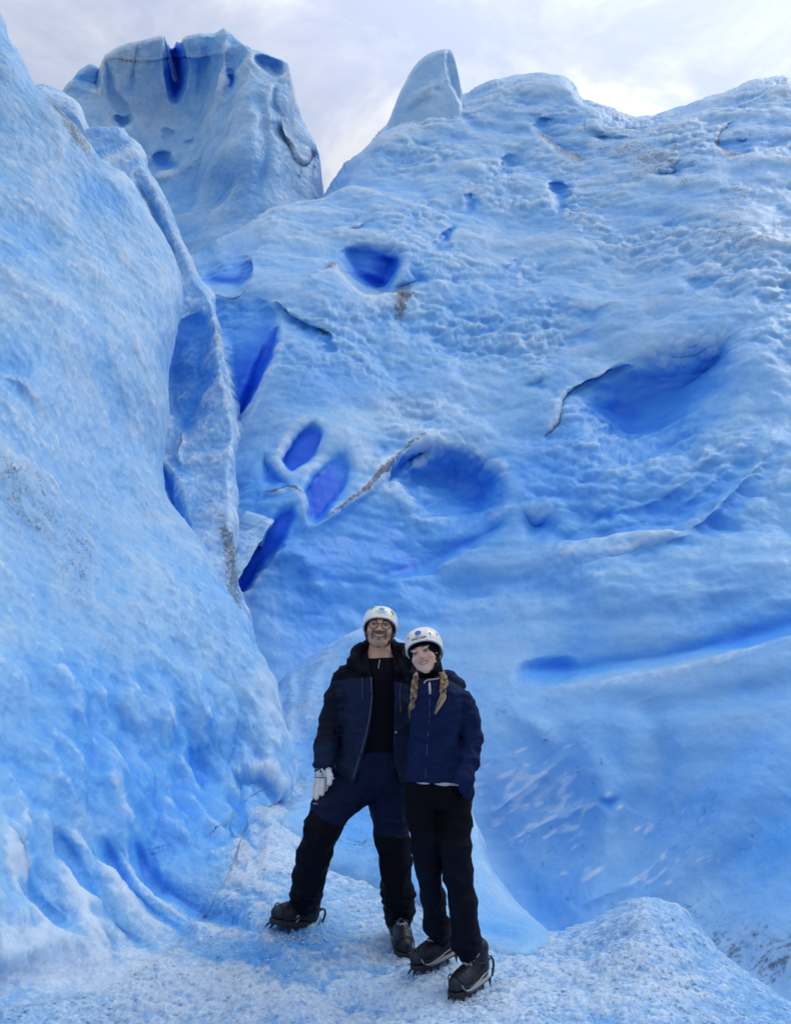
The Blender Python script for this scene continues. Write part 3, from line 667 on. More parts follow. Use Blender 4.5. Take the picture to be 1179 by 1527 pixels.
def tower_disp(P, U, V):
    return fbm(P, .30, 3, 61) * .30 + fbm(P * np.array([1, 1, .6]), 1.2, 4, 63, .5) * .09 - cups(np.stack([P[..., 0] * 1.4, P[..., 2] * 1.6], -1), 65) * .04 + fbm(P, 6, 3, 66, .6) * .018
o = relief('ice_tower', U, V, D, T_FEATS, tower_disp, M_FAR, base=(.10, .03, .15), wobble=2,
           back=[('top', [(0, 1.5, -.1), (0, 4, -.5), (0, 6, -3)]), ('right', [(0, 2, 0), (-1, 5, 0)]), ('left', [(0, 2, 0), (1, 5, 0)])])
o['label'] = 'huge blocky ice tower with deep blue notch in its jagged top, upper left skyline'; o['category'] = 'ice tower'

# ---------------------------------------------------------------- pinnacle on the ridge
pt = curve([578, 583, 592, 602, 615, 628, 640, 655, 668, 674, 680, 686, 692], [186, 176, 152, 128, 105, 90, 81, 75, 72, 74, 92, 118, 142])
o = bump_body('ice_pinnacle', np.linspace(578, 692, 130), pt, lambda u: np.full(u.shape, 235.), lambda U, V: 25.2 - (V - 70) * .009 + np.abs(U - 640) * .004,
              [ridge([(662, 112), (650, 130), (625, 146), (604, 160)], .15, 7, dirt=.5, dw=4), tint(630, 110, 30, 40, 0, snow=.2), scarp([(666, 40), (664, 80), (668, 112), (690, 170)], .25, 30, sgn=-1, edge=3, dirt=.3, dw=2)], lambda P, U, V: tower_disp(P, U, V) * .35, M_FAR, (.14, .03, .15), R=.5, w=8, side=(8, .35),
              back=[('top', [(0, .8, -.05), (0, 2.2, -.8)]), ('right', [(0, .9, 0), (-.3, 2, 0)]), ('left', [(0, .9, 0), (.3, 2, 0)])])
o['label'] = 'small leaning ice pinnacle alone on the ridge against the sky, centre top'; o['category'] = 'ice pinnacle'

# ---------------------------------------------------------------- smooth mound behind the couple
mt = curve([396, 412, 430, 455, 480, 510, 540, 570, 610, 650, 680, 700, 715, 735, 765, 800, 822, 830],
           [1120, 1035, 1006, 982, 966, 950, 938, 945, 960, 1010, 1110, 1180, 1240, 1295, 1342, 1378, 1398, 1410])
mb = curve([396, 440, 490, 530, 570, 620, 680, 740, 790, 830], [1180, 1262, 1300, 1322, 1340, 1368, 1408, 1430, 1440, 1440])
us = np.linspace(396, 830, 380)
U, V = grid_cols(us, mt, mb, 340, 1.05)
foot = [(396, 1150), (440, 1232), (490, 1272), (530, 1296), (570, 1316), (620, 1342), (680, 1382), (740, 1404), (800, 1404)]
FM = rbf([(430, 1006, 9.6), (540, 938, 9.8), (480, 1050, 8.6), (412, 1100, 8.2), (440, 1150, 7.6), (550, 1150, 7.1), (600, 1030, 8.4), (680, 1110, 7.9), (620, 1250, 6.2), (530, 1230, 6.5),
          (700, 1180, 7.6), (740, 1300, 6.5), (690, 1300, 6.0), (800, 1378, 5.8), (822, 1400, 5.6), (740, 1360, 5.75)]
         + [(u, v, float(FG(np.float64(u), np.float64(v))) - .05) for u, v in foot] + [(u, v + 30, float(FG(np.float64(u), np.float64(v + 30))) + .18) for u, v in foot], 40)
D = FM(U, V) + roundoff(V - mt(U), 16, .35)
M_FEATS = [tint(440, 1050, 40, 60, 0, dirt=.3), tint(470, 1130, 50, 40, 0, dirt=.15), tint(540, 1260, 80, 30, 25, blue=.1, dirt=.5), tint(520, 1220, 60, 50, 0, blue=.22), tint(730, 1380, 60, 16, 10, blue=.25),
           ridge([(420, 1000), (440, 1030), (430, 1080), (418, 1110)], .08, 9, dirt=.2), ridge([(500, 956), (470, 1000), (455, 1060), (430, 1090)], .12, 14, snow=.2),
           ridge([(712, 1200), (722, 1270), (745, 1320), (790, 1365)], .05, 16, blue=-.15, snow=.15), tint(700, 1250, 20, 60, 0, blue=-.1)]
def mound_disp(P, U, V):
    return fbm(P * np.array([1, 1, .6]), 1.6, 4, 71) * .05 + fbm(P, 9, 3, 73, .6) * .008
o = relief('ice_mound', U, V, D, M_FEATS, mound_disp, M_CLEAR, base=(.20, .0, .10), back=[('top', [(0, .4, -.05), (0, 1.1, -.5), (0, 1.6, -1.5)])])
o['label'] = 'smooth translucent mound of pale ice rising directly behind the two people'; o['category'] = 'ice mound'

# ---------------------------------------------------------------- pale blade standing beside the blue slit
us = np.linspace(354, 406, 80)
U, V = grid_cols(us, lambda u: np.interp(u, [354, 364, 380, 392, 402, 406], [802, 795, 788, 778, 775, 777]), lambda u: np.interp(u, [354, 356, 380, 404, 406], [874, 868, 824, 781, 779]), 90)
D = 10.3 - (V - 770) * .010 + roundoff(V - V[:1], 7, .12) + roundoff(406 - U, 10, .15)
o = relief('ice_shard', U, V, D, [ridge([(360, 802), (380, 788), (403, 774)], .03, 6, dirt=.6, dw=3)], mid_disp, M_ICE, base=(.20, .10, .0), wobble=1,
           back=[('top', [(-.08, .3, .02), (-.25, .8, -.2)]), ('right', [(-.07, .3, 0), (-.25, .8, 0)]), ('bottom', [(-.16, .3, .14), (-.48, .8, .32)])])
o['label'] = 'small pale jagged ice shard beside the narrow deep blue slit, left of centre'; o['category'] = 'ice shard'

# ---------------------------------------------------------------- loose crushed ice and grit lying on the ground
from mathutils.bvhtree import BVHTree
gm = g.data; nv = len(gm.vertices); gv = np.empty(nv * 3, np.float32); gm.vertices.foreach_get('co', gv)
gq = np.empty(len(gm.polygons) * 4, np.int32); gm.polygons.foreach_get('vertices', gq)
gv = gv.reshape(-1, 3); gq = gq.reshape(-1, 4)
near = (gv[gq[:, 0]][:, 1] > 3.2) & (np.abs(gv[gq[:, 0]][:, 0]) < 3.5)
bvh = BVHTree.FromPolygons([tuple(x) for x in gv.tolist()], gq[near].tolist())
def scatter(name, n, place, size, mat, seed, attrs=None):
    r = random.Random(seed); V = []; F = []
    base = [(1, 0, 0), (-1, 0, 0), (0, 1, 0), (0, -1, 0), (0, 0, 1), (0, 0, -1)]
    tri = [(0, 2, 4), (2, 1, 4), (1, 3, 4), (3, 0, 4), (2, 0, 5), (1, 2, 5), (3, 1, 5), (0, 3, 5)]
    for _ in range(n):
        u, v = place(r); p = WP(u, v, 1.0); o = Vector((0, 0, CAM_Z)); d = (Vector(p) - o).normalized()
        hit, nor, _i, _d = bvh.ray_cast(o, d)
        if hit is None: continue
        s = size(r); M = Matrix.Rotation(r.uniform(0, 6.28), 3, 'Z') @ Matrix.Rotation(r.uniform(-.6, .6), 3, 'X')
        k = len(V)
        for q in base:
            w = M @ Vector((q[0] * r.uniform(.6, 1.3), q[1] * r.uniform(.5, 1.1), q[2] * r.uniform(.35, .75))) * s
            V.append(hit + w + Vector((0, 0, s * .15)))
        F += [tuple(i + k for i in f) for f in tri]
    me = bpy.data.meshes.new(name); me.from_pydata(V, [], F); me.update()
    for k_, x in (attrs or {}).items():
        t = me.attributes.new(k_, 'FLOAT', 'POINT'); t.data.foreach_set('value', np.full(len(V), x, np.float32))
    o = link(name, me, mat); o['kind'] = 'stuff'; return o
def pl_all(r):
    while True:
        u, v = r.uniform(-20, 1200), 1230 + 300 * r.random() ** .8
        if v > (gtop(np.array([float(u)]))[0]) + 6 and (u > 300 or v > 1430): return u, v
def pl_boot(r):
    cx, cy = r.choice([(435, 1394), (598, 1424), (645, 1448), (697, 1488)]); return cx + r.gauss(0, 30), cy + abs(r.gauss(0, 7))
def pl_foot(r):
    t = r.random(); u = 470 + 170 * t; return u + r.gauss(0, 5), 1252 + 78 * t + r.gauss(0, 5) + 3
scatter('crushed_ice', 2600, pl_all, lambda r: r.choice([.003, .004, .005, .006, .008, .012]) * r.uniform(.6, 1.2), M_CLEAR, 3, {'blue': .08, 'snow': .35, 'dirt': 0, 'gran': 0})
scatter('ice_crumbs', 420, pl_boot, lambda r: r.uniform(.004, .011), M_CLEAR, 4, {'blue': .05, 'snow': .5, 'dirt': 0, 'gran': 0})
M_GRIT, t_, b_ = new_mat('dark_rock_grit'); b_.inputs['Base Color'].default_value = (.05, .05, .052, 1); b_.inputs['Roughness'].default_value = .8
scatter('rock_grit', 520, pl_foot, lambda r: r.choice([.004, .006, .009]) * r.uniform(.7, 1.3), M_GRIT, 6)

# ================================================================ people
def vec(u, v, D): return WP(u, v, D)
def smin(a, b, k):
    h = np.clip(.5 + .5 * (b - a) / k, 0, 1); return b * (1 - h) + a * h - k * h * (1 - h)
def smax(a, b, k): return -smin(-a, -b, k)
def cap(P, a, b, ra, rb=None):
    rb = ra if rb is None else rb
    a = np.asarray(a, float); b = np.asarray(b, float); d = b - a
    t = np.clip((P - a) @ d / (d @ d + 1e-12), 0, 1)
    return np.linalg.norm(P - a - t[..., None] * d, axis=-1) - (ra + (rb - ra) * t)
def chain(P, pts, k=.02):
    """pts: list of (point, radius)"""
    o = None
    for (a, ra), (b, rb) in zip(pts[:-1], pts[1:]):
        d = cap(P, a, b, ra, rb); o = d if o is None else smin(o, d, k)
    return o
def ell(P, c, R, n=2.0):
    q = np.abs(P - np.asarray(c, float)) / np.asarray(R, float)
    if n == 2.0: r = np.sqrt((q ** 2).sum(-1)); g = np.sqrt(((q / np.asarray(R, float)) ** 2).sum(-1)) + 1e-9; return r * (r - 1) / g
    r = ((q ** n).sum(-1)) ** (1 / n); return (r - 1) * min(R)
def loft(P, L, n=2.3):
    """L rows: (z, cx, cy, a, b)"""
    L = np.array(sorted(map(tuple, L))); z = P[..., 2]
    cx, cy, a, b = (np.interp(z, L[:, 0], L[:, i]) for i in (1, 2, 3, 4))
    q = ((np.abs(P[..., 0] - cx) / a) ** n + (np.abs(P[..., 1] - cy) / b) ** n) ** (1 / n)
    d = (q - 1) * np.minimum(a, b)
    return smax(d, np.maximum(z - L[-1, 0], L[0, 0] - z), .012)
def levels(rows, grow=0.):
    """(v, u_left, u_right, D, half depth) -> loft rows"""
    o = []
    for v, ul, ur, D, b in rows:
        A, B = vec(ul, v, D), vec(ur, v, D)
        o.append((A[2], (A[0] + B[0]) / 2, D, (B[0] - A[0]) / 2 + grow, b + grow))
    return o

def polygonise(sdf, lo, hi, h, B=8):
    lo = np.asarray(lo, float); hi = np.asarray(hi, float)
    nb = np.ceil((hi - lo) / (B * h)).astype(int)
    g = np.stack(np.meshgrid(*[np.arange(n) for n in nb], indexing='ij'), -1).reshape(-1, 3)
    d = sdf(lo + (g + .5) * B * h)
    g = g[np.abs(d) < B * h * 1.25 + .012]
    loc = np.stack(np.meshgrid(*[np.arange(B + 1)] * 3, indexing='ij'), -1)
    cells, verts, edges = [], [], []
    off = [(i, j, k) for i in (0, 1) for j in (0, 1) for k in (0, 1)]
    E = [(a, b) for a in range(8) for b in range(a + 1, 8) if sum(abs(x - y) for x, y in zip(off[a], off[b])) == 1]
    for s in range(0, len(g), 400):
        gg = g[s:s + 400]
        idx = gg[:, None, None, None] * B + loc[None]
        val = sdf((lo + idx * h).reshape(-1, 3)).reshape(idx.shape[:-1])
        c = np.stack([val[:, i:B + i, j:B + j, k:B + k] for i, j, k in off], -1)
        m = (c.min(-1) < 0) & (c.max(-1) >= 0)
        if not m.any(): continue
        cc = idx[:, :B, :B, :B][m]; vv = c[m]
        acc = np.zeros((len(cc), 3)); cnt = np.zeros(len(cc))
        for a, b in E:
            x = (vv[:, a] < 0) != (vv[:, b] < 0)
            t = np.where(x, vv[:, a] / np.where(x, vv[:, a] - vv[:, b], 1), 0)
            p = np.array(off[a]) + t[:, None] * (np.array(off[b]) - np.array(off[a]))
            acc += p * x[:, None]; cnt += x
        verts.append(lo + (cc + acc / cnt[:, None]) * h); cells.append(cc)
        edges.append(np.stack([(vv[:, 0] < 0), (vv[:, 4] < 0), (vv[:, 2] < 0), (vv[:, 1] < 0)], -1))
    cells = np.concatenate(cells); verts = np.concatenate(verts); edges = np.concatenate(edges)
    N = nb * B + 4
    key = (cells[:, 0] * N[1] + cells[:, 1]) * N[2] + cells[:, 2]
    o = np.argsort(key); ks = key[o]
    st = [N[1] * N[2], N[2], 1]; quads = []
    for ax in range(3):
        b, c = (ax + 1) % 3, (ax + 2) % 3
        m = edges[:, 0] != edges[:, 1 + ax]
        k0 = key[m]; q = np.stack([k0, k0 - st[b], k0 - st[b] - st[c], k0 - st[c]], -1)
        w = np.searchsorted(ks, q); w = np.minimum(w, len(ks) - 1); ok = (ks[w] == q).all(-1)
        q = o[w]; inn = edges[m][:, 0]
        q = np.where(inn[:, None], q, q[:, ::-1]); quads.append(q[ok])
    return verts, np.concatenate(quads)

def attr_mat(name, rough=.8, spec=.3, bump=0., bscale=300, sss=0., sheen=0.):
    m, t, b = new_mat(name)
    at = nd(t, 'ShaderNodeAttribute', attribute_name='col')
    n = nd(t, 'ShaderNodeTexNoise'); n.inputs['Scale'].default_value = bscale; n.inputs['Detail'].default_value = 3
    n2 = nd(t, 'ShaderNodeTexNoise'); n2.inputs['Scale'].default_value = 14; n2.inputs['Detail'].default_value = 4
    tcn = nd(t, 'ShaderNodeTexCoord')
    for x in (n, n2): t.links.new(tcn.outputs['Object'], x.inputs['Vector'])
    k = mth(t, 'MULTIPLY_ADD', n2.outputs['Fac'], .5, .75)
    c = nd(t, 'ShaderNodeVectorMath', operation='SCALE'); t.links.new(at.outputs['Color'], c.inputs[0]); t.links.new(k, c.inputs['Scale'])
    t.links.new(c.outputs[0], b.inputs['Base Color'])
    b.inputs['Roughness'].default_value = rough; b.inputs['Specular IOR Level'].default_value = spec
    if sss: b.inputs['Subsurface Weight'].default_value = sss; b.inputs['Subsurface Radius'].default_value = (1, .35, .2); b.inputs['Subsurface Scale'].default_value = .01
    if sheen: b.inputs['Sheen Weight'].default_value = sheen; b.inputs['Sheen Roughness'].default_value = .5
    if bump:
        bb = nd(t, 'ShaderNodeBump'); bb.inputs['Strength'].default_value = bump; bb.inputs['Distance'].default_value = .002
        t.links.new(n.outputs['Fac'], bb.inputs['Height']); t.links.new(bb.outputs[0], b.inputs['Normal'])
    return m
def flat_mat(name, col, rough=.5, spec=.4, metal=0.):
    m, t, b = new_mat(name); b.inputs['Base Color'].default_value = (*col, 1)
    tcn = nd(t, 'ShaderNodeTexCoord'); n = nd(t, 'ShaderNodeTexNoise'); n.inputs['Scale'].default_value = 60; n.inputs['Detail'].default_value = 4
    t.links.new(tcn.outputs['Object'], n.inputs['Vector'])
    t.links.new(mth(t, 'MULTIPLY_ADD', n.outputs['Fac'], .3, rough - .15), b.inputs['Roughness'])
    b.inputs['Specular IOR Level'].default_value = spec; b.inputs['Metallic'].default_value = metal
    return m
M_FAB = attr_mat('woven_shell_fabric', .75, .13, .35, 420)
M_SKIN = attr_mat('skin', .5, .35, .15, 250, sss=.15)
M_SHELL = attr_mat('helmet_shell', .32, .5, .05, 80)
M_LEATHER = attr_mat('boot_leather', .5, .4, .3, 160)
M_HAIR = attr_mat('braided_hair', .45, .4, .5, 240)
M_GLOVE = attr_mat('glove_leather', .75, .25, .3, 200)
M_STEEL = flat_mat('dark_steel', (.03, .032, .04), .45, .5, .6)
M_BLACK = flat_mat('black_strap', (.008, .008, .012), .7)
M_WHITE = flat_mat('white_piece', (.62, .63, .65), .5)
M_TOOTH = flat_mat('tooth', (.86, .83, .78), .3)
M_ZIP = flat_mat('grey_zip', (.05, .07, .12), .45)
M_ORANGE = flat_mat('orange_pull', (.55, .10, .03), .6)
M_BLUE = flat_mat('blue_print', (.03, .16, .48), .4)
M_TEAL = flat_mat('pale_blue_print', (.10, .36, .58), .4)
M_GREEN = flat_mat('green_print', (.12, .32, .10), .4)
M_INK = flat_mat('black_print', (.012, .012, .02), .4)
M_LACE = flat_mat('grey_lace', (.40, .42, .48), .8)
M_EYE = attr_mat('eye', .12, .6)
m_, t_, b_ = new_mat('spectacle_lens')
t_.nodes.remove(b_); tr = nd(t_, 'ShaderNodeBsdfTransparent'); gl = nd(t_, 'ShaderNodeBsdfGlossy'); gl.inputs['Roughness'].default_value = .03
fr = nd(t_, 'ShaderNodeFresnel'); fr.inputs[0].default_value = 1.25; ms = nd(t_, 'ShaderNodeMixShader')
t_.links.new(fr.outputs[0], ms.inputs[0]); t_.links.new(tr.outputs[0], ms.inputs[1]); t_.links.new(gl.outputs[0], ms.inputs[2])
t_.links.new(ms.outputs[0], t_.nodes['Material Output'].inputs[0]); M_LENS = m_

def build(name, sdf, lo, hi, h, mat, colf, parent, xf=None):
    V, Q = polygonise(sdf, lo, hi, h)
    col = colf(V)
    if xf is not None: V = V @ xf[0].T + xf[1]
    me = raw_mesh(name, V, Q, {'col': col})
    return link(name, me, mat, parent)
def tube(pts, r, n=8, r2=None):
    """swept tube through points -> (V, F)"""
    P = np.array(pts, float); m = len(P)
    T = np.gradient(P, axis=0); T /= np.linalg.norm(T, axis=1)[:, None] + 1e-12
    ref = np.array([0, 0, 1.]) if abs(T[0, 2]) < .8 else np.array([1., 0, 0])
    V = []; rr = np.linspace(r, r if r2 is None else r2, m) if np.isscalar(r) else np.array(r)
    for i in range(m):
        a = np.cross(T[i], ref); a /= np.linalg.norm(a) + 1e-12; b = np.cross(T[i], a)
        for k in range(n):
            w = 2 * math.pi * k / n; V.append(P[i] + rr[i] * (math.cos(w) * a + math.sin(w) * b))
    F = [(i * n + k, i * n + (k + 1) % n, (i + 1) * n + (k + 1) % n, (i + 1) * n + k) for i in range(m - 1) for k in range(n)]
    V.append(P[0]); V.append(P[-1]); c0 = m * n; c1 = c0 + 1
    F += [(c0, (k + 1) % n, k, k) for k in range(n)] + [(c1, (m - 1) * n + k, (m - 1) * n + (k + 1) % n, (m - 1) * n + (k + 1) % n) for k in range(n)]
    return np.array(V), F
def merge(parts):
    V = []; F = []; o = 0
    for v, f in parts:
        V.append(np.asarray(v, float)); F += [tuple(i + o for i in q) for q in f]; o += len(v)
    return np.concatenate(V), F
def py_mesh(name, V, F, mat, parent, xf=None, smooth=True, col=None):
    V = np.asarray(V, float)
    if xf is not None: V = V @ xf[0].T + xf[1]
    F = [tuple(dict.fromkeys(f)) for f in F]
    me = bpy.data.meshes.new(name); me.from_pydata([tuple(v) for v in V], [], F); me.validate(); me.update()
    me.polygons.foreach_set('use_smooth', [smooth] * len(me.polygons))
    if col is not None:
        t = me.attributes.new('col', 'FLOAT_COLOR', 'POINT'); c = np.ones((len(V), 4)); c[:, :3] = col; t.data.foreach_set('color', c.ravel())
    return link(name, me, mat, parent)
def catmull(pts, n=6):
    P = np.array(pts, float); P = np.vstack([2 * P[0] - P[1], P, 2 * P[-1] - P[-2]]); o = []
    for i in range(1, len(P) - 2):
        for t in np.linspace(0, 1, n, endpoint=False):
            a, b, c, d = P[i - 1:i + 3]
            o.append(.5 * (2 * b + (c - a) * t + (2 * a - 5 * b + 4 * c - d) * t * t + (3 * b - a - 3 * c + d) * t ** 3))
    o.append(P[-2]); return np.array(o)
def box8(c, s):
    c = np.array(c); s = np.array(s) / 2
    V = [c + s * np.array([x, y, z]) for x in (-1, 1) for y in (-1, 1) for z in (-1, 1)]
    return V, [(0, 1, 3, 2), (4, 6, 7, 5), (0, 4, 5, 1), (2, 3, 7, 6), (0, 2, 6, 4), (1, 5, 7, 3)]
def rot(yaw, pitch, roll):
    """head frame: face towards -Y"""
    return np.array(Matrix.Rotation(math.radians(yaw), 3, 'Z') @ Matrix.Rotation(math.radians(roll), 3, 'Y') @ Matrix.Rotation(math.radians(pitch), 3, 'X'))
def gauss(Q, c, s):
    return np.exp(-(((Q - np.array(c)) / np.array(s)) ** 2).sum(-1))
def lerp(a, b, t): return a + (np.asarray(b) - a) * t[..., None]

# ---------------------------------------------------------------- heads
def head_sdf(Q, fem):
    X = Q * np.array([1, 1, 1]); A = np.abs(Q[..., 0]); Q2 = np.stack([A, Q[..., 1], Q[..., 2]], -1)
    w = .94 if fem else 1.0
    d = ell(Q, (0, .012, .035), (.076 * w, .095, .086))
    d = smin(d, ell(Q, (0, -.018, -.028), (.064 * w, .074, .080)), .03)
    if fem: d = smin(d, ell(Q2, (.026, -.030, -.056), (.031, .044, .040)), .03)
    d = smin(d, ell(Q, (0, -.068, -.094), (.024 * w, .022, .021)), .03)
    if not fem: d = smin(d, cap(Q2, (.056, .0, -.060), (.024, -.064, -.094), .018, .018), .03)
    d = smin(d, ell(Q2, (.037, -.066, -.026), (.022, .018, .018)), .022)          # cheeks lifted by the smile
    d = smin(d, cap(Q2, (.014, -.089, .034), (.046, -.076, .034), .007, .006), .012)  # brow
    d = smax(d, -ell(Q2, (.031, -.106, .011), (.019, .014, .012)), .010)         # eye sockets
    d = smin(d, ell(Q2, (.031, -.0795, .0115), (.0150, .0150, .0138)), .006)     # lids
    d = smax(d, -ell(Q2, (.031, -.100, .0105 ), (.0125, .012, .0046 if fem else .0038)), .002)
    d = smin(d, cap(Q, (0, -.088, .022), (0, -.106, -.018), .007, .0095 if fem else .011), .010)
    d = smin(d, ell(Q2, (.010, -.101, -.022), (.008, .009, .007)), .006)
    zm = -.053 + 11 * np.minimum(A, .03) ** 2
    lip = np.sqrt((np.maximum(A - .023, 0)) ** 2 + (Q[..., 1] + .088 - 6 * A * A) ** 2 + (Q[..., 2] - zm - .0005) ** 2)
    d = smin(d, lip - .010, .008)
    m = np.sqrt((np.maximum(A - .019, 0) * .9) ** 2 + ((Q[..., 1] + .100 - 6 * A * A) * .7) ** 2 + ((Q[..., 2] - zm) * (1.5 + 900 * A * A)) ** 2)
    d = smax(d, -(m - .0088), .002)
    if not fem:
        d = smin(d, ell(Q2, (.079, .008, .0), (.010, .019, .031)), .010)
    return d
def head_col(Q, fem):
    A = np.abs(Q[..., 0]); Q2 = np.stack([A, Q[..., 1], Q[..., 2]], -1)
    c = np.zeros(Q.shape) + (np.array([.80, .51, .40]) if fem else np.array([.82, .50, .36]))
    c = lerp(c, (.58, .22, .19) if fem else (.50, .20, .16), .6 * gauss(Q2, (.036, -.08, -.028), (.018, .03, .016)))
    c = lerp(c, (.55, .24, .20), .4 * gauss(Q, (0, -.115, -.015), (.014, .02, .016)))
    zm = -.053 + 11 * np.minimum(A, .03) ** 2
    zr = Q[..., 2] - zm
    front = (Q[..., 1] < -.055)
    if not fem:
        jaw = sstep(-.022, -.045, Q[..., 2] + .30 * (A - .045)) * sstep(-.118, -.106, Q[..., 2]) * (1 if True else 0)
        bare = gauss(Q2, (.036, -.075, -.034), (.017, .05, .013))
        mou = np.exp(-((zr - .0155) / .0065) ** 2) * (A < .036) * front
        side = np.exp(-((A - .034) / .006) ** 2) * (Q[..., 2] < -.028) * (Q[..., 2] > -.075) * front
        side2 = sstep(.054, .062, A) * (Q[..., 2] < .02) * (Q[..., 1] < -.004) * (Q[..., 1] > -.05)
        b = np.clip(jaw * .52 * (1 - bare) + mou * 1.3 + side * .8 + side2 * .9 + .6 * gauss(Q, (0, -.098, -.073), (.008, .03, .006)), 0, .93)
        b = b * (.86 + .28 * (gnoise(Q * 420, 3)))
        c = lerp(c, (.030, .021, .019), np.clip(b, 0, .95))
        hair = sstep(.045, .06, Q[..., 2] + .5 * np.maximum(Q[..., 1] + .06, 0)) 
        c = lerp(c, (.012, .010, .010), np.clip(hair, 0, 1))
    lipm = np.exp(-(np.abs(zr - .001) / .0105) ** 4) * (1 - sstep(.022, .029, A)) * front
    c = lerp(c, (.42, .11, .11) if fem else (.36, .14, .13), .75 * lipm)
    inn = np.exp(-(zr / .0055) ** 4) * (1 - sstep(.020, .026, A)) * (Q[..., 1] > -.0935) * front
    c = lerp(c, (.05, .012, .012), inn)
    zb = .0345 + (.004 if fem else .003) * np.sin(np.clip((A - .012) / .036, 0, 1) * 3.14) - .10 * np.maximum(A - .038, 0)
    br = np.exp(-((Q[..., 2] - zb) / (.0030 if fem else .0046)) ** 2) * sstep(.010, .015, A) * (1 - sstep(.045, .052, A)) * front
    c = lerp(c, (.030, .018, .015) if fem else (.010, .008, .008), np.clip((1.3 if fem else 2.0) * br, 0, .95))
    lash = np.exp(-((Q[..., 2] - .0175 + 9 * (A - .031) ** 2) / .0028) ** 2) * np.exp(-((A - .031) / .0165) ** 6) * front
    lash2 = np.exp(-((Q[..., 2] - .0065 - 6 * (A - .031) ** 2) / .0018) ** 2) * np.exp(-((A - .031) / .015) ** 6) * front
    c = lerp(c, (.02, .012, .012), np.clip(2.2 * lash + 1.3 * lash2, 0, .97))
    c = lerp(c, (.16, .06, .05), .8 * gauss(Q2, (.006, -.110, -.027), (.004, .02, .0025)))
    return c
def uvsphere(c, R, nu=20, nv=12):
    V = []; F = []
    for j in range(nv + 1):
        for i in range(nu):
            a, b = 2 * math.pi * i / nu, math.pi * j / nv
            V.append((c[0] + R[0] * math.sin(b) * math.cos(a), c[1] - R[1] * math.cos(b), c[2] + R[2] * math.sin(b) * math.sin(a)))
    for j in range(nv):
        for i in range(nu):
            F.append((j * nu + i, j * nu + (i + 1) % nu, (j + 1) * nu + (i + 1) % nu, (j + 1) * nu + i))
    return np.array(V), F
def face_bits(par, xf):
    for s in (-1, 1):
        c = np.array([s * .031, -.0795, .0115]); V, F = uvsphere(c, (.0128,) * 3)
        rr = np.hypot(V[:, 0] - c[0] , V[:, 2] - c[2]); fr_ = V[:, 1] < c[1]
        col = np.where(((rr < .0062) & fr_)[:, None], [.035, .018, .010], [.50, .47, .46]); col = np.where(((rr < .003) & fr_)[:, None], [.003, .003, .003], col)
        py_mesh('eye', V, F, M_EYE, par, xf, col=col)
    xs = np.linspace(-.0235, .0235, 22); V = []; F = []
    for x in xs:
        gap = .0006 * abs(math.sin(x / .0065 * math.pi))
        for z, y in ((.0075, .001), (.002, -.0006), (-.0040, -.0004 + gap), (-.0050, .002)):
            V.append((x, -.0905 + 6.5 * x * x + y, -.053 + 11 * x * x + z * (1 - (abs(x) / .030) ** 3)))
    for i in range(21):
        for k in range(3): a = i * 4 + k; F.append((a, a + 4, a + 5, a + 1))
    py_mesh('teeth', V, F, M_TOOTH, par, xf)

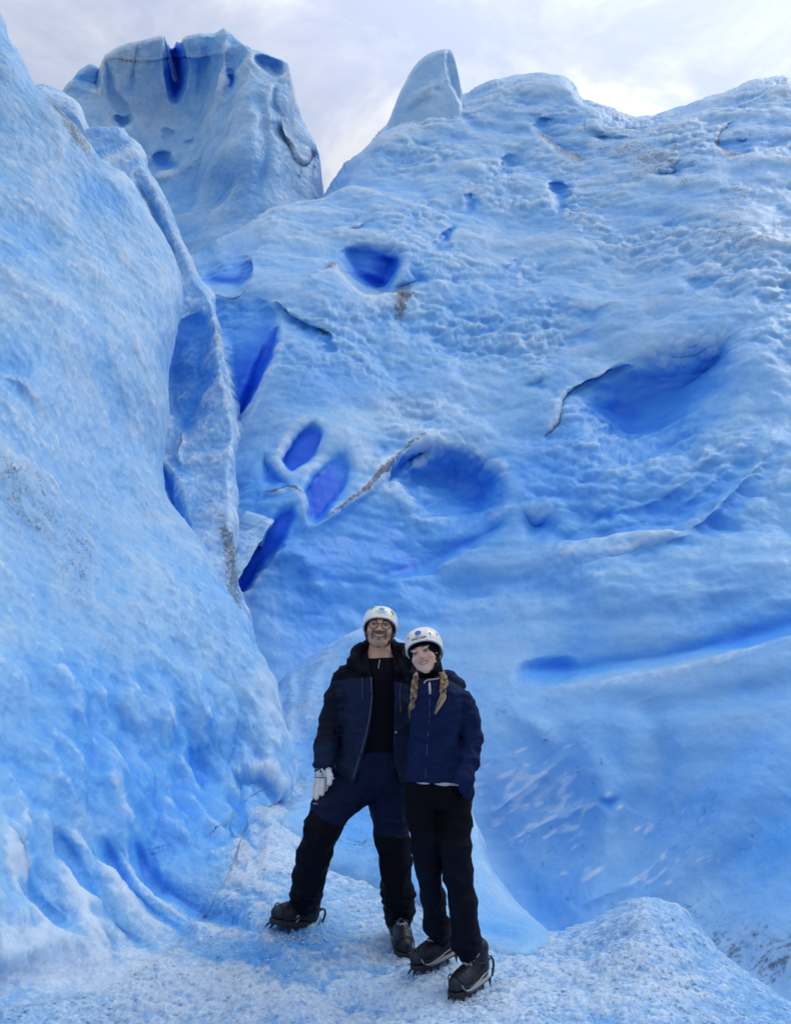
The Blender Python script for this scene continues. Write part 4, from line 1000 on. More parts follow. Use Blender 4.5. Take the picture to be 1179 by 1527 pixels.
HC, HR, HN = np.array([0, .008, .035]), np.array([.098, .118, .101]), 2.25
def helmet(par, xf, fem):
    rim = (lambda Q: Q[..., 2] - ((-.004 if fem else -.010) - (.62 if fem else .74) * Q[..., 1]))
    def sdf(Q):
        o = ell(Q, HC, HR, HN)
        rb = -.0012 * np.exp(-((np.abs(Q[..., 0]) - .045) / .006) ** 2) * (Q[..., 2] > .06)      # two raised ribs over the crown
        lipp = -.004 * np.exp(-(rim(Q) / .006) ** 2)
        s = smax(o + rb + lipp, -(o + .011), .002)
        return smax(s, -rim(Q), .003)
    wh = np.array([.80, .83, .78]) if not fem else np.array([.84, .84, .80])
    def col(Q):
        o = ell(Q, HC, HR, HN); c = np.zeros(Q.shape) + wh
        k = sstep(-.004, -.0065, o)
        c = lerp(c, (.66, .72, .60), .25 * sstep(-.1, .5, gnoise(Q * 25, 2)))
        c = lerp(c, (.22, .23, .22), .25 * sstep(.25, .5, gnoise(Q * 90, 5)))
        return lerp(c, (.012, .012, .018), k)
    h = build('helmet', sdf, (-.115, -.135, -.10), (.115, .145, .155), .0035, M_SHELL, col, par, xf)
    lining = lambda Q: smax(smax(ell(Q, HC, HR - .011, HN), -(ell(Q, HC, HR - .026, HN)), .003), -(rim(Q) - .004), .004)
    build('helmet_lining', lining, (-.115, -.135, -.10), (.115, .145, .155), .005, M_FAB, lambda Q: np.zeros(Q.shape) + (.008, .008, .012), h, xf)
    def hm(s, t, lift=.0018):
        s = np.asarray(s, float); t = np.asarray(t, float)
        d = np.stack([np.sin(s) * np.cos(t), -np.cos(s) * np.cos(t), np.sin(t)], -1)
        r = 1 / ((np.abs(d / HR) ** HN).sum(-1)) ** (1 / HN)
        return HC + d * (r[..., None] + lift)
    def disc(name, s, t, r, mat, asp=1., cut=0):
        a = np.linspace(0, 2 * math.pi, 25)[:-1]; n = 24
        wob = 1 + cut * .3 * np.sin(a * 5 + s * 7)
        V = [hm(s, t)] + [hm(s + r * k * w * math.cos(x) / math.cos(t) / .1, t + r * asp * k * w * math.sin(x) / .1) for k in (.5, 1) for x, w in zip(a, wob)]
        F = [(0, 1 + i, 1 + (i + 1) % n) for i in range(n)] + [(1 + i, 1 + n + i, 1 + n + (i + 1) % n, 1 + (i + 1) % n) for i in range(n)]
        py_mesh(name, V, F, mat, h, xf)
    def text(name, body, s, t, size, mat, slope=0., sp=1.):
        cu = bpy.data.curves.new(name, 'FONT'); cu.body = body; cu.size = 1; cu.align_x = 'CENTER'; cu.align_y = 'CENTER'; cu.offset = .03; cu.resolution_u = 3
        o = bpy.data.objects.new(name, cu); COL.objects.link(o)
        me = bpy.data.meshes.new_from_object(o.evaluated_get(bpy.context.evaluated_depsgraph_get()))
        V = np.array([v.co[:] for v in me.vertices]); F = [tuple(p.vertices) for p in me.polygons]
        bpy.data.objects.remove(o); bpy.data.curves.remove(cu); bpy.data.meshes.remove(me)
        P = hm(s + V[:, 0] * size * sp / .1 / math.cos(t), t + (V[:, 1] + slope * V[:, 0]) * size / .1, .0022)
        py_mesh(name, P, F, mat, h, xf)
    if fem:
        disc('round_emblem', -.02, .68, .0150, M_BLUE)
        text('small_lettering', 'HIELO Y', -.02, .475, .0062, M_BLUE, sp=1.3); text('lettering', 'KONG LTROP', -.02, .360, .0125, M_INK, sp=.85)
        for s, t in ((.62, .50), (1.12, .42), (-.62, .50)):
            a = np.linspace(0, 2 * math.pi, 17)[:-1]
            V = [hm(s + .035 * np.sign(math.cos(x)) * abs(math.cos(x)) ** .5, t + .075 * np.sign(math.sin(x)) * abs(math.sin(x)) ** .5, .0016) for x in a]
            py_mesh('vent', V, [tuple(range(16))], M_INK, h, xf)
    else:
        disc('round_emblem', .05, .80, .0140, M_TEAL, .85)
        text('small_lettering', 'HIELO Y AVENTURA', .05, .620, .0068, M_TEAL, sp=1.0)
        text('lettering', 'MINITREKKING', .05, .530, .0052, M_ZIP, sp=1.0)
        for s, t in ((-.74, .86), (.80, .62)):
            disc('green_mark', s, t, .0115, M_GREEN, 1.1, cut=1); disc('green_mark', s + .06, t + .10, .0045, M_GREEN, 1.0, cut=1)
    # chin strap
    st = []; dz = .018 if fem else .027
    for s in (-1, 1):
        st.append(tube(catmull([(s * .084, -.035, .012), (s * .076, -.036, -.03 + dz * .4), (s * .064, -.042, -.078 + dz * .8), (s * .036, -.064, -.110 + dz), (0, -.074, -.119 + dz)]), .0038, 6))
        st.append(tube(catmull([(s * .088, .045, -.01), (s * .079, .02, -.045 + dz * .4), (s * .064, -.038, -.082 + dz * .8)]), .0036, 6))
    st.append(box8((.052, -.058, -.090 + dz), (.014, .012, .022)))
    py_mesh('chin_strap', *merge(st), M_BLACK, h, xf)
    return h

def add_boot(par, heel, toe, L, light, lean=0.):
    heel = vec(*heel); toe = vec(*toe)
    f = toe - heel; f /= np.linalg.norm(f); up = np.array([0, -.12, 1.]); r = np.cross(f, up); r /= np.linalg.norm(r); up = np.cross(r, f)
    mid = (heel + toe) / 2
    Rm = np.stack([r, f, up], 1); k = L / .29
    org = mid + up * .019 - f * .055 * k
    xf = (Rm * k, org)
    def upper(Q):
        d = smin(ell(Q, (0, .105, .050), (.049, .100, .048)), ell(Q, (0, -.030, .060), (.043, .062, .062)), .04)
        d = smin(d, cap(Q, (0, -.025, .07), (0, -.035, .155), .046, .050), .03)
        d = smin(d, cap(Q, (0, .0, .12), (0, .105, .068), .032, .030), .03)
        d = d + .0012 * np.sin(Q[..., 1] * 260) * gauss(Q, (0, .12, .09), (.08, .03, .03))
        d = d - .002 * np.exp(-((Q[..., 2] - .028) / .006) ** 2)
        return smax(d, .010 - Q[..., 2], .004)
    def ucol(Q):
        c = np.zeros(Q.shape) + (.0025, .004, .011)
        c = lerp(c, (.012, .018, .036), .8 * sstep(.0, .4, gnoise(Q * 18, 7)))
        c = lerp(c, (.010, .010, .014), sstep(.036, .030, Q[..., 2]))
        return c
    boot = build('boot', upper, (-.07, -.12, 0), (.07, .22, .21), .005, M_LEATHER, ucol, par, xf)
    out = lambda Q: np.linalg.norm(np.stack([Q[..., 0], Q[..., 1] - np.clip(Q[..., 1], -.045, .155), 0 * Q[..., 0]], -1), axis=-1) - (.043 + .007 * np.sin(np.clip((Q[..., 1] + .06) / .25, 0, 1) * 3.14 - .3))
    sole = lambda Q: smax(out(Q), np.abs(Q[..., 2] - .010) - .013, .003)
    lc = np.array([.42, .40, .38]) if light else np.array([.012, .012, .015])
    build('sole', sole, (-.07, -.12, -.02), (.07, .22, .04), .005, M_LEATHER,
          lambda Q: lerp(np.zeros(Q.shape) + (.012, .012, .015), lc, sstep(.004, .010, Q[..., 2]) * (1 - sstep(.08, .13, Q[..., 1]))), boot, xf)
    # laces
    la = []
    for i in range(5):
        y = .118 - .028 * i; z = .098 + .013 * i + (.006 if i > 2 else 0)
        for s in (-1, 1): la.append(tube(catmull([(s * .026, y, z - .012), (0, y - .010, z + .006), (-s * .026, y - .022, z)]), .0026, 5))
    la.append(tube(catmull([(-.012, .0, .156), (-.034, .012, .150), (-.030, .030, .138), (0, .012, .154), (.030, .028, .138), (.036, .010, .150), (.010, 0, .156)]), .0026, 5))
    py_mesh('lace', *merge(la), M_LACE, boot, xf)
    # crampon: frame, ten points, harness
    cr = [box8((0, .10, -.006), (.080, .12, .005)), box8((0, -.045, -.006), (.062, .075, .005)), box8((0, .025, -.007), (.022, .10, .004))]
    def spike(x, y, dx, dy, ln=.042, w=.011):
        b_ = np.array([x, y, -.004]); t = b_ + np.array([dx, dy, -ln])
        V = [b_ + np.array([-w / 2 * .45, -w, 0]), b_ + np.array([w / 2 * .45, -w, 0]), b_ + np.array([w / 2 * .45, w, 0]), b_ + np.array([-w / 2 * .45, w, 0]), t + (0, -.0015, 0), t + (0, .0015, 0)]
        return V, [(0, 1, 2, 3), (0, 4, 1, 1), (1, 4, 5, 2), (2, 5, 3, 3), (3, 5, 4, 0)]
    for s in (-1, 1):
        for y, w_ in ((.155, .038), (.105, .043), (.058, .040), (-.012, .033), (-.078, .030)): cr.append(spike(s * w_, y, s * .004, .002))
        cr.append(spike(s * .018, .192, 0, .022, .024, .010))
        cr.append(tube(catmull([(s * .042, .15, -.004), (s * .052, .15, .02), (s * .049, .155, .045)]), .0030, 5))
        cr.append(tube(catmull([(s * .034, -.07, -.004), (s * .046, -.075, .02), (s * .042, -.085, .045)]), .0030, 5))
    cr.append(tube(catmull([(-.049, .155, .045), (-.040, .165, .078), (0, .168, .094), (.040, .165, .078), (.049, .155, .045)]), .0034, 6))
    cr.append(tube(catmull([(-.046, -.04, .10), (-.05, .0, .105), (-.03, .05, .12), (0, .055, .128), (.03, .05, .12), (.05, 0, .105), (.046, -.04, .10), (.03, -.085, .09), (0, -.10, .085), (-.03, -.085, .09), (-.046, -.04, .10)]), .0042, 6))
    cr.append(tube(catmull([(-.03, -.10, .0), (-.03, -.115, .06), (0, -.125, .085), (.03, -.115, .06), (.03, -.10, .0)]), .006, 6))
    for s in (-1, 1):
        cr.append(tube(catmull([(s * .049, .155, .045), (s * .056, .09, .04), (s * .052, .02, .07), (s * .05, -.03, .10)]), .0030, 5))
    py_mesh('crampon', *merge(cr), M_STEEL, boot, xf, smooth=False)
    if light:
        for s in (-1, 1): py_mesh('harness_cord', *tube(catmull([(s * .034, .165, .060), (s * .050, .150, .030), (s * .056, .115, .022), (s * .055, .06, .032), (s * .050, .0, .045), (s * .047, -.05, .052)]), .0034, 6), M_LACE, boot, xf)
    else:
        for s in (-1, 1):
            py_mesh('harness_buckle', *tube(catmull([(s * .050, .085, .035), (s * .053, .075, .055), (s * .050, .065, .035), (s * .051, .080, .022)]), .0022, 5), M_LACE, boot, xf)
    return boot

def folds(P, amp, s=0, st=(1, 1, .55), sc=6.):
    Q = P * np.array(st)
    r = 1 - np.abs(gnoise(Q * sc + fbm(P, 3, 2, s + 9)[..., None] * .9, s)) * 2
    return amp * (np.clip(r, 0, 1) ** 3 * .9 - .25) + amp * .5 * fbm(P, 12, 2, s + 3)
def sleeve(P, arm, amp, s):
    q = chain(P, arm); w = sstep(.03, -.01, q)
    r = 1 - np.abs(gnoise(P * np.array([7, 7, 19.]) + fbm(P, 4, 2, s)[..., None] * 1.2, s)) * 2.2
    return amp * w * (np.clip(r, 0, 1) ** 2 * 1.3 - .3)
def person(name, loc, label):
    o = bpy.data.objects.new(name, None); COL.objects.link(o); o.location = (0, 0, 0)
    o['label'] = label; o['category'] = 'person'; return o
SL = lambda L: [(z, cx, cy + .01, a * .72, b * .70) for z, cx, cy, a, b in L]

# ---------------------------------------------------------------- the man
man = person('person', None, 'bearded man in glasses, white helmet and open dark jacket, standing left of the woman')
DM = 4.8
hc = vec(566.5, 934.8, 4.77); HR_ = rot(0, 3, 4); HX = (HR_ * np.array([1.05, 1, .94]), hc); HH = (HR_, hc + HR_ @ np.array([0, 0, -.020])); Hi = HR_ / np.array([1.05, 1, .94])
TM = levels([(972, 540, 592, DM + .03, .075), (984, 530, 602, DM + .02, .095), (993, 516, 617, DM + .01, .105), (1003, 508, 624, DM, .115), (1015, 505, 624, DM, .125), (1045, 509, 620, DM, .135),
             (1085, 506, 616, DM, .135), (1125, 503, 613, DM, .138), (1150, 497, 612, DM, .140), (1176, 498, 612, DM, .142)])
armL = [(vec(514, 1013, DM), .070), (vec(503, 1040, DM - .01), .060), (vec(492, 1080, DM - .03), .055), (vec(486, 1112, DM - .09), .054), (vec(482, 1139, DM - .13), .050)]
armR = [(vec(618, 1015, DM), .072), (vec(640, 1030, DM + .03), .062), (vec(662, 1060, DM + .06), .055), (vec(676, 1070, DM - .02), .045)]
def man_body(P):
    Q = (P - hc) @ Hi
    d = head_sdf(Q, False)
    nk = cap(P, vec(566, 955, 4.80), vec(566, 990, 4.84), .058, .062)
    d = smin(d, nk, .02)
    d = smin(d, loft(P, SL(TM)), .03)
    for a in (armL, armR): d = smin(d, chain(P, [(p, r * .62) for p, r in a]), .02)
    for l in (legA, legB): d = smin(d, chain(P, [(p, r * .7) for p, r in l]), .03)
    return d
legA = [(vec(533, 1172, DM), .098), (vec(512, 1190, 4.74), .096), (vec(490, 1212, 4.66), .088), (vec(478, 1238, 4.62), .081), (vec(469, 1270, 4.66), .079), (vec(460, 1310, 4.74), .078), (vec(454, 1336, 4.82), .070), (vec(452, 1352, 4.87), .064)]
legB = [(vec(579, 1175, DM), .100), (vec(581, 1210, 4.79), .092), (vec(585, 1250, 4.77), .082), (vec(589, 1290, 4.80), .077), (vec(593, 1330, 4.86), .075), (vec(595, 1356, 4.92), .072), (vec(595, 1370, 4.96), .066)]
V1, Q1 = polygonise(man_body, hc + (-.13, -.15, -.20), hc + (.13, .15, .15), .0026)
zc = hc[2] - .185
V2, Q2_ = polygonise(lambda P: smax(man_body(P), P[..., 2] - zc, .001), (-.75, 4.4, 0), (.55, 5.3, zc + .03), .012)
def mcol(V): return head_col((V - hc) @ Hi, False)
me = raw_mesh('body', np.concatenate([V1, V2]), np.concatenate([Q1, Q2_ + len(V1)]), {'col': np.concatenate([mcol(V1), np.zeros(V2.shape) + (.46, .26, .20)])})
link('body', me, M_SKIN, man)
face_bits(man, HX); helmet(man, HH, False)
# glasses
gp = []
for s in (-1, 1):
    a = np.linspace(0, 2 * math.pi, 29)
    ring = [(s * .0335 + .0240 * math.cos(x), -.1085 + .006 * (s * math.cos(x) + 1) * .5, .007 + .0225 * math.sin(x)) for x in a]
    gp.append(tube(ring, .0023, 6))
    gp.append(tube(catmull([(s * .060, -.102, .014), (s * .075, -.07, .016), (s * .080, -.01, .014), (s * .078, .02, .0)]), .0024, 6))
gp.append(tube(catmull([(-.010, -.108, .012), (0, -.112, .015), (.010, -.108, .012)]), .0024, 6))
g = py_mesh('glasses', *merge(gp), M_BLACK, man, HX)
for s in (-1, 1):
    a = np.linspace(0, 2 * math.pi, 25)[:-1]
    V = [(s * .0335 + .023 * math.cos(x), -.1080 + .006 * (s * math.cos(x) + 1) * .5, .007 + .0215 * math.sin(x)) for x in a]
    py_mesh('lens', V, [tuple(range(24))], M_LENS, g, HX)
# jacket
zv = lambda v, D=DM: vec(589, v, D)[2]
op = np.array([(zv(v), vec(a, v, DM - .12)[0], vec(b, v, DM - .12)[0]) for v, a, b in
               [(960, 545, 588), (985, 549, 585), (1000, 552, 586), (1040, 557, 588), (1080, 553, 587), (1110, 546, 586), (1140, 537, 589), (1170, 527, 597), (1190, 524, 600)]])[::-1]
def man_jacket_outer(P):
    d = loft(P, TM, 2.4)
    d = smin(d, chain(P, armL, .03), .012); d = smin(d, chain(P, armR, .03), .04)
    hood = chain(P, [(vec(541, 1002, 4.69), .026), (vec(527, 988, 4.73), .034), (vec(536, 972, 4.80), .038), (vec(552, 963, 4.90), .040), (vec(580, 963, 4.90), .040), (vec(598, 970, 4.80), .038), (vec(606, 986, 4.73), .034), (vec(594, 1002, 4.69), .026)], .03)
    d = smin(d, hood, .018)
    d = d - folds(P, .011, 5, (1, 1, .7), 6.5) - folds(P, .005, 8, (1, 1, 1.6), 11) - sleeve(P, armL, .009, 6) - .004 * np.exp(-((P[..., 2] - zv(1137)) / .01) ** 2) * (P[..., 0] < vec(498, 1137, DM)[0])
    return d
def man_jacket(P):
    o = man_jacket_outer(P)
    xl = np.interp(P[..., 2], op[:, 0], op[:, 1]); xr = np.interp(P[..., 2], op[:, 0], op[:, 2])
    gap = np.maximum(np.maximum(xl - P[..., 0], P[..., 0] - xr), P[..., 1] - (DM - .01))
    s = smax(o, -(o + .014), .004); s = smax(s, -gap, .006)
    hem = zv(1143) - (P[..., 0] - vec(497, 1143, DM)[0]) * .80
    hem = np.where(P[..., 0] < vec(540, 1100, DM)[0], np.maximum(hem, zv(1170)), zv(1166))
    hem = np.where(P[..., 1] > DM, zv(1160), hem)
    arm = P[..., 0] < vec(496, 1100, DM)[0]
    s = np.where(arm, s, smax(s, hem - P[..., 2], .006))
    neck = cap(P, vec(566, 930, 4.80), vec(566, 992, 4.80), .075, .062)
    s = smax(s, -neck, .01)
    return smax(s, -(P[..., 2] - zv(1143, DM - .1)), .004) if False else s
def man_jcol(P):
    c = np.zeros(P.shape) + (.0075, .0185, .050)
    yoke = sstep(-.004, .004, P[..., 2] - zv(1017) + .02 * np.sin(P[..., 0] * 9))
    c = lerp(c, (.0018, .0025, .009), yoke)
    aL = chain(P, [(p, r * .8) for p, r in armL]); body = loft(P, TM, 2.4)
    sl_ = sstep(.0, .014, body - aL) * sstep(zv(1110) - .02, zv(1110) + .05, P[..., 2])
    c = lerp(c, (.0018, .0025, .009), sl_ * .8)
    return c * (1 + .25 * fbm(P, 9, 2, 77)[..., None])
build('jacket', man_jacket, (-.50, 4.45, zv(1192)), (.45, 5.05, zv(945)), .0048, M_FAB, man_jcol, man)
def man_shirt(P):
    d = loft(P, [(z, cx, cy, a - .034, b - .028) for z, cx, cy, a, b in TM], 2.3)
    d = smin(d, smax(cap(P, vec(566, 978, 4.82), vec(566, 1000, 4.82), .066, .085), P[..., 2] - zv(977) , .01), .02)
    d = smax(d, P[..., 2] - (zv(981) + .10 * (P[..., 1] - DM)), .01)
    return smax(d - folds(P, .006, 15, (1, 1, .8), 5), zv(1146) - P[..., 2], .006)
build('shirt', man_shirt, (-.40, 4.5, zv(1150)), (.20, 5.05, zv(960)), .006, M_FAB, lambda P: np.zeros(P.shape) + (.0010, .0014, .007), man)
def hips(P, rows): return loft(P, levels(rows), 2.2)
def man_trousers(P):
    d = hips(P, [(1120, 510, 604, DM, .132), (1150, 506, 605, DM, .132), (1172, 502, 607, DM, .13), (1186, 512, 604, DM, .11)])
    a = chain(P, legA, .04); b = chain(P, legB, .04)
    knee = folds(P, .013, 25, (1, 1, .7), 6) + folds(P, .006, 28, (1, 1, 1.7), 10)
    ank = np.exp(-((P[..., 2] - zv(1345, 4.8)) / .06) ** 2)
    d = smin(d, smin(a, b, .012), .03) - knee - .006 * ank * np.sin(P[..., 2] * 130 + P[..., 0] * 40)
    return d
kn = lambda P: np.where(P[..., 0] < vec(545, 1200, DM)[0], zv(1216, 4.62) - .55 * (P[..., 0] - vec(480, 1216, 4.62)[0]), zv(1245, 4.75))
def man_tcol(P):
    k = sstep(-.004, .004, P[..., 2] - kn(P))
    return lerp(np.zeros(P.shape) + (.0010, .0013, .0055), (.0028, .0080, .036), k)
tr_ = build('trousers', man_trousers, (-.72, 4.4, zv(1400, 4.8)), (.22, 5.15, zv(1112)), .0055, M_FAB, man_tcol, man)
add_boot(man, (466, 1386, 4.92), (404, 1382, 4.74), .295, False)
add_boot(man, (593, 1398, 4.99), (604, 1432, 4.74), .295, False)
# zips and trims on the jacket front (projected on the cloth)
def on_front(sdf, pts, lift=.002, D0=4.3, D1=4.95):
    out = []
    for u, v in pts:
        t = np.linspace(D0, D1, 220); P = vec(np.full(220, u, float), np.full(220, v, float), t); s = sdf(P); i = np.argmax(s < 0)
        if s[i] >= 0: i = 119
        r = P[i] - (0, lift, 0); out.append(r)
    return catmull(out, 4)
py_mesh('zip', *tube(on_front(man_jacket, [(549, 996), (555, 1015), (558, 1040), (555, 1075), (549, 1105), (540, 1138), (528, 1165)][:7][1:6] and [(553, 1010), (554, 1040), (550, 1075), (543, 1105), (534, 1135), (526, 1160)]), .0042, 6), M_ZIP, man)
py_mesh('pocket_zip', *tube(on_front(man_jacket, [(540, 1014), (540, 1030), (540, 1056)]), .0022, 6), M_ZIP, man)
py_mesh('pocket_zip', *tube(on_front(man_jacket, [(597, 1020), (596, 1040), (597, 1060)]), .0022, 6), M_ZIP, man)
py_mesh('zip_pull', *tube(on_front(man_jacket, [(540, 1012), (540, 1021)], .004), .0021, 6), M_ORANGE, man)
py_mesh('zip_pull', *tube(on_front(man_jacket, [(597, 1053), (597, 1062)], .004), .0018, 6), M_ORANGE, man)
py_mesh('snap_button', *uvsphere(on_front(man_jacket, [(590, 1092), (590, 1093)], .003)[0], (.006, .003, .006), 10, 6), M_LACE, man)
py_mesh('collar_zip', *tube(on_front(man_shirt, [(566, 984), (565, 990), (564, 997)], .003), .0028, 6), M_LACE, man)
py_mesh('trouser_mark', *tube(on_front(man_trousers, [(467, 1198), (474, 1199)], .002), .0022, 5), M_LACE, man)
# glove
gw = vec(482, 1141, DM - .14)
GD = DM - .14
fingers = [[(472, 1160, GD + .02, .0150), (469, 1173, GD + .02, .0145), (468, 1187, GD + .00, .0125)],
           [(476, 1160, GD - .012, .0150), (474, 1176, GD - .02, .0140), (472, 1190, GD - .035, .0125)],
           [(482, 1160, GD - .005, .0150), (481, 1173, GD - .018, .0145), (480, 1184, GD - .03, .0130)],
           [(487, 1159, GD + .022, .0140), (487, 1169, GD + .014, .0130), (485, 1178, GD + .0, .0120)],
           [(488, 1146, GD - .02, .0150), (492, 1157, GD - .035, .0155), (491, 1168, GD - .045, .0140)]]
def glove(P):
    d = cap(P, gw, vec(481, 1149, GD), .036, .038)
    d = smin(d, ell(P, vec(480, 1154, GD), (.040, .024, .034)), .02)
    f = None
    for c in fingers:
        x = chain(P, [(vec(u, v, D), r) for u, v, D, r in c], .008); f = x if f is None else np.minimum(f, x)
    d = smin(d, f, .007)
    return smax(d, P[..., 2] - zv(1138, GD), .004)
def gcol(P):
    c = np.zeros(P.shape) + (.66, .67, .68)
    z = lambda v: zv(v, GD - .02); zz = P[..., 2]; fr_ = P[..., 1] < GD + .01
    x0 = vec(481, 1150, GD)[0]
    band = np.exp(-((zz - z(1159.5)) / .0028) ** 4) * (P[..., 0] < x0 + .014); band2 = np.exp(-((zz - z(1141)) / .003) ** 4)
    pat = (sstep(-.10, .0, gnoise(P * np.array([60, 10, 60]), 12)) * (zz < z(1142.5)) * (zz > z(1152)))
    pat2 = .45 * (sstep(.0, .1, gnoise(P * np.array([70, 10, 60]), 14)) * (zz < z(1152)) * (zz > z(1157)))
    return lerp(c, (.012, .014, .03), np.clip(band + band2 + (pat + pat2) * (P[..., 0] < x0 + .018), 0, 1) * .95)
build('glove', glove, gw + (-.09, -.12, -.22), gw + (.09, .10, .05), .0032, M_GLOVE, gcol, man)

# ---------------------------------------------------------------- the woman
wom = person('person', None, 'smiling woman with blonde braids, navy jacket and tilted white helmet, leaning on the man')
DW = 4.45
hw = vec(631.5, 975, 4.42); WR_ = rot(-12, 4, -17); WX = (WR_ * np.array([.95, .92, .86]), hw); WH = (rot(-12, 4, -12) * .97, hw + (.008, 0, .005)); Wi = WR_ / np.array([.95, .92, .86])
TW = levels([(1004, 628, 654, DW + .02, .062), (1013, 621, 667, DW + .02, .080), (1022, 616, 680, DW + .01, .096), (1033, 613, 690, DW, .108), (1060, 612, 691, DW, .120), (1100, 611, 686, DW, .114), (1135, 609, 689, DW, .118), (1166, 607, 700, DW, .125)])
warm = [(vec(689, 1047, DW), .057), (vec(698, 1072, DW - .01), .051), (vec(702, 1103, DW - .02), .048), (vec(698, 1135, DW - .07), .046), (vec(692, 1162, DW - .12), .042), (vec(696, 1183, DW - .11), .024)]
warL = [(vec(632, 1045, DW + .05), .056), (vec(640, 1085, DW + .20), .045), (vec(610, 1105, DW + .42), .04), (vec(575, 1110, DW + .52), .035)]
wlA = [(vec(631, 1185, DW), .086), (vec(632, 1225, DW), .078), (vec(637, 1260, DW - .01), .070), (vec(639, 1292, DW), .056), (vec(645, 1340, 4.50), .052), (vec(651, 1380, 4.56), .053), (vec(655, 1398, 4.62), .050)]
wlB = [(vec(678, 1185, DW), .086), (vec(678, 1225, 4.43), .078), (vec(678, 1265, 4.40), .073), (vec(683, 1300, 4.39), .063), (vec(689, 1350, 4.38), .061), (vec(695, 1400, 4.40), .058), (vec(698, 1420, 4.43), .055)]
def wom_body(P):
    Q = (P - hw) @ Wi
    d = head_sdf(Q, True)
    d = smin(d, cap(P, vec(640, 990, 4.46), vec(643, 1015, 4.49), .048, .055), .02)
    d = smin(d, loft(P, SL(TW)), .03)
    for a in (warm, warL): d = smin(d, chain(P, [(p, r * .62) for p, r in a]), .02)
    for l in (wlA, wlB): d = smin(d, chain(P, [(p, r * .7) for p, r in l]), .03)
    return d
V1, Q1 = polygonise(wom_body, hw + (-.13, -.15, -.17), hw + (.13, .15, .15), .0026)
zc = hw[2] - .155
V2, Q2_ = polygonise(lambda P: smax(wom_body(P), P[..., 2] - zc, .001), (-.10, 4.0, 0), (.60, 5.1, zc + .03), .012)
me = raw_mesh('body', np.concatenate([V1, V2]), np.concatenate([Q1, Q2_ + len(V1)]), {'col': np.concatenate([head_col((V1 - hw) @ Wi, True), np.zeros(V2.shape) + (.6, .38, .32)])})
link('body', me, M_SKIN, wom)
face_bits(wom, WX); helmet(wom, WH, True)
def bala(P):
    Q = (P - hw) @ Wi
    o = smin(ell(Q, (0, .012, .03), (.083, .103, .090)), ell(Q, (0, -.008, -.045), (.070, .083, .082)), .03)
    o = smin(o, cap(P, vec(640, 992, 4.46), vec(643, 1012, 4.49), .060, .066), .03)
    hole = ell(Q * np.array([1, 1, 1]), (0, -.10, -.034), (.0550, .10, .078), 2.3)
    s = smax(o - folds(P, .004, 35, (1, 1, 1), 14), -(o + .016), .003)
    return smax(smax(s, -hole, .004), vec(640, 1018, 4.46)[2] - P[..., 2], .005)
build('hood', bala, hw + (-.13, -.14, -.20), hw + (.14, .16, .13), .0042, M_FAB, lambda P: np.zeros(P.shape) + (.0014, .0017, .006), wom)
def wj_outer(P):
    d = loft(P, TW, 2.3)
    d = smin(d, chain(P, warm, .03), .010); d = smin(d, chain(P, warL, .03), .03)
    d = smin(d, chain(P, [(vec(645, 1010, DW + .10), .036), (vec(668, 1012, DW + .09), .036), (vec(686, 1022, DW + .05), .030)], .03), .02)
    return d - folds(P, .010, 45, (1, 1, .7), 6.5) - folds(P, .005, 48, (1, 1, 1.6), 11) - sleeve(P, warm, .010, 46)
def wom_jacket(P):
    o = wj_outer(P); s = smax(o, -(o + .013), .004)
    nk = cap(P, vec(636, 985, 4.42), vec(640, 1009, 4.44), .060, .050)
    s = smax(s, -nk, .008)
    arm = P[..., 0] > vec(682, 1160, DW - .1)[0]
    hem = zv(1165, DW)
    return np.where(arm & (P[..., 1] < DW - .04), s, smax(s, hem - P[..., 2], .006))
def wj_col(P):
    c = np.zeros(P.shape) + (.0036, .0125, .060)
    hd = cap(P, vec(650, 1010, DW + .10), vec(686, 1022, DW + .05), .036) < .006
    c = lerp(c, (.010, .022, .052), .8 * hd)
    gr_ = P[..., 1] > DW
    return c * (1 + .2 * fbm(P, 9, 2, 78)[..., None])
build('jacket', wom_jacket, (-.10, 4.15, zv(1192, DW)), (.55, 5.05, zv(992, DW)), .0048, M_FAB, wj_col, wom)
zw = lambda v: zv(v, DW)
def wshirt(P):
    d = loft(P, levels([(1150, 610, 700, DW, .112), (1168, 610, 701, DW, .118), (1173, 610, 703, DW, .120)]), 2.3)
    d = smax(d, (P[..., 0] - vec(612, 1168, DW)[0]) * .06 * -1 + zw(1166) - P[..., 2] if False else -(P[..., 2] - (zw(1165) - .07 * (P[..., 0] - vec(611, 1168, DW)[0]))), .003)
    return d - .002 * np.sin(P[..., 0] * 60)
build('undershirt', wshirt, (.0, 4.25, zw(1182)), (.48, 4.65, zw(1145)), .005, M_FAB, lambda P: np.zeros(P.shape) + (.50, .52, .54), wom)
def wom_trousers(P):
    d = hips(P, [(1156, 613, 696, DW, .105), (1172, 610, 700, DW, .112), (1190, 610, 700, DW, .115), (1204, 616, 697, DW, .10)])
    a = chain(P, wlA, .04); b = chain(P, wlB, .04)
    ank = np.exp(-((P[..., 2] - zv(1400, 4.5)) / .05) ** 2)
    return smin(d, smin(a, b, .010), .03) - folds(P, .012, 55, (1, 1, .6), 6.5) - folds(P, .005, 58, (1, 1, 1.7), 10) - .004 * ank * np.sin(P[..., 2] * 140 + P[..., 0] * 50)
def wt_col(P):
    return lerp(np.zeros(P.shape) + (.0009, .0011, .0045), (.0016, .0030, .012), .8 * sstep(zw(1235), zw(1260), P[..., 2]) * 0 + .8 * (1 - sstep(zw(1270), zw(1230), P[..., 2])))
build('trousers', wom_trousers, (-.05, 4.05, zv(1450, 4.4)), (.55, 4.85, zw(1148)), .0055, M_FAB, wt_col, wom)
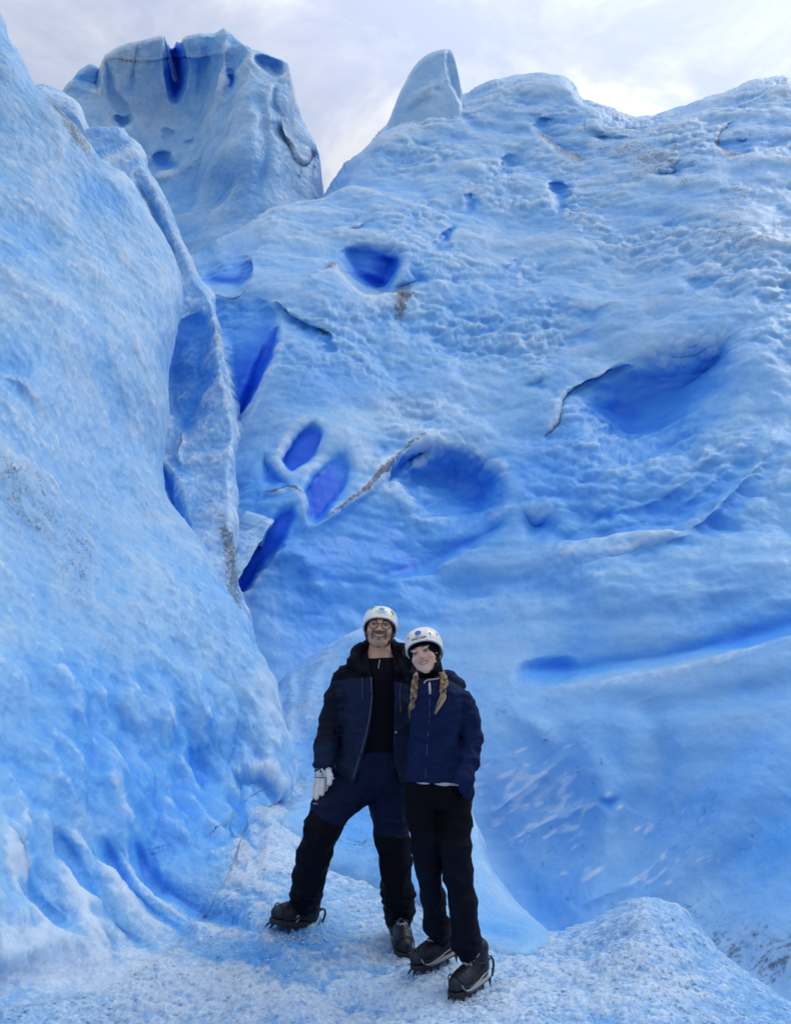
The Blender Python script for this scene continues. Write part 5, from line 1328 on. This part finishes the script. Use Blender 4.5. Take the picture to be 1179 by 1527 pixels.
add_boot(wom, (670, 1428, 4.68), (622, 1449, 4.56), .27, True)
add_boot(wom, (722, 1462, 4.50), (676, 1492, 4.32), .275, True)
py_mesh('collar_edge', *tube(on_front(wom_jacket, [(632, 1019), (635, 1015), (640, 1014), (647, 1013), (654, 1012)], .005), .0042, 6), M_LACE, wom)
py_mesh('zip_flap', *tube(on_front(wom_jacket, [(639, 1010), (640, 1020), (641, 1035)], .006), .0060, 6), M_LACE, wom)
py_mesh('zip', *tube(on_front(wom_jacket, [(641, 1036), (640, 1070), (637, 1110), (634, 1160)], .000), .0024, 6), M_ZIP, wom)
py_mesh('earring', *uvsphere((WX[0] @ np.array([.073, -.045, -.020])) + hw, (.004, .004, .004), 8, 6), M_WHITE, wom)
py_mesh('zip_pull', *tube(catmull([vec(702, 1214, 4.36), vec(704, 1222, 4.36), vec(705, 1234, 4.36)]), .0026, 5), M_INK, wom)
# braids
def braid(path, tail, rad, seed):
    rnd_ = random.Random(seed)
    P = on_front(wom_jacket, path, .020); n = 70
    S = np.linspace(0, len(P) - 1, n); C_ = np.stack([np.interp(S, range(len(P)), P[:, i]) for i in range(3)], -1)
    ln = np.linalg.norm(np.diff(C_, axis=0), axis=1).sum(); ph = ln / .050
    parts = []; cols = []
    for k in range(3):
        t = np.linspace(0, 1, n) * ph * math.pi + 2 * math.pi * k / 3
        env = rad * (1 - .25 * np.linspace(0, 1, n))
        for j in range(5):     # each strand is a few locks
            o = C_ + np.stack([env * .62 * np.sin(t) + rnd_.uniform(-.3, .3) * rad, env * .45 * np.sin(2 * t) + rnd_.uniform(-.3, .3) * rad, 0 * t + rnd_.uniform(-.3, .3) * rad], -1)
            v, f = tube(o, env * .36, 6); parts.append((v, f)); b = rnd_.choice([(.30, .20, .11), (.20, .13, .07), (.38, .27, .16)]); cols.append(np.tile(b, (len(v), 1)))
    V, F = merge(parts); b = py_mesh('braid', V, F, M_HAIR, wom, col=np.concatenate(cols))
    T = on_front(wom_jacket, tail, .016); n = len(T); parts = []; cols = []
    for k in range(34):
        a = rnd_.uniform(0, 6.28); r = rad * .75 * math.sqrt(rnd_.random()); s = np.linspace(0, 1, n)
        w = np.sin(s * math.pi * .85 + .25) ** .8; cut = rnd_.uniform(.8, 1.0)
        o = T[0] + (T - T[0]) * cut + np.stack([r * math.cos(a) * w, r * math.sin(a) * w * .6, 0 * s], -1)
        v, f = tube(o, .0036, 5, .0010); parts.append((v, f)); c = rnd_.choice([(.42, .31, .18), (.30, .21, .12), (.52, .40, .26), (.22, .15, .09)]); cols.append(np.tile(c, (len(v), 1)))
    V, F = merge(parts); py_mesh('braid_end', V, F, M_HAIR, b, col=np.concatenate(cols))
    c = T[0]; a = np.linspace(0, 2 * math.pi, 17)
    py_mesh('hair_tie', *merge([tube([(c[0] + rad * .62 * math.cos(x), c[1] + rad * .5 * math.sin(x), c[2] + dz) for x in a], .003, 6) for dz in (.002, -.003)]), M_INK, b)
braid([(624, 1004), (620, 1015), (618, 1028), (616.5, 1041)], [(616.5, 1041), (615, 1050), (612, 1060), (609.5, 1072)], .020, 3)
braid([(654, 1000), (660, 1010), (661.5, 1020), (659, 1031)], [(659, 1031), (660, 1040), (655, 1052), (648, 1065)], .021, 5)
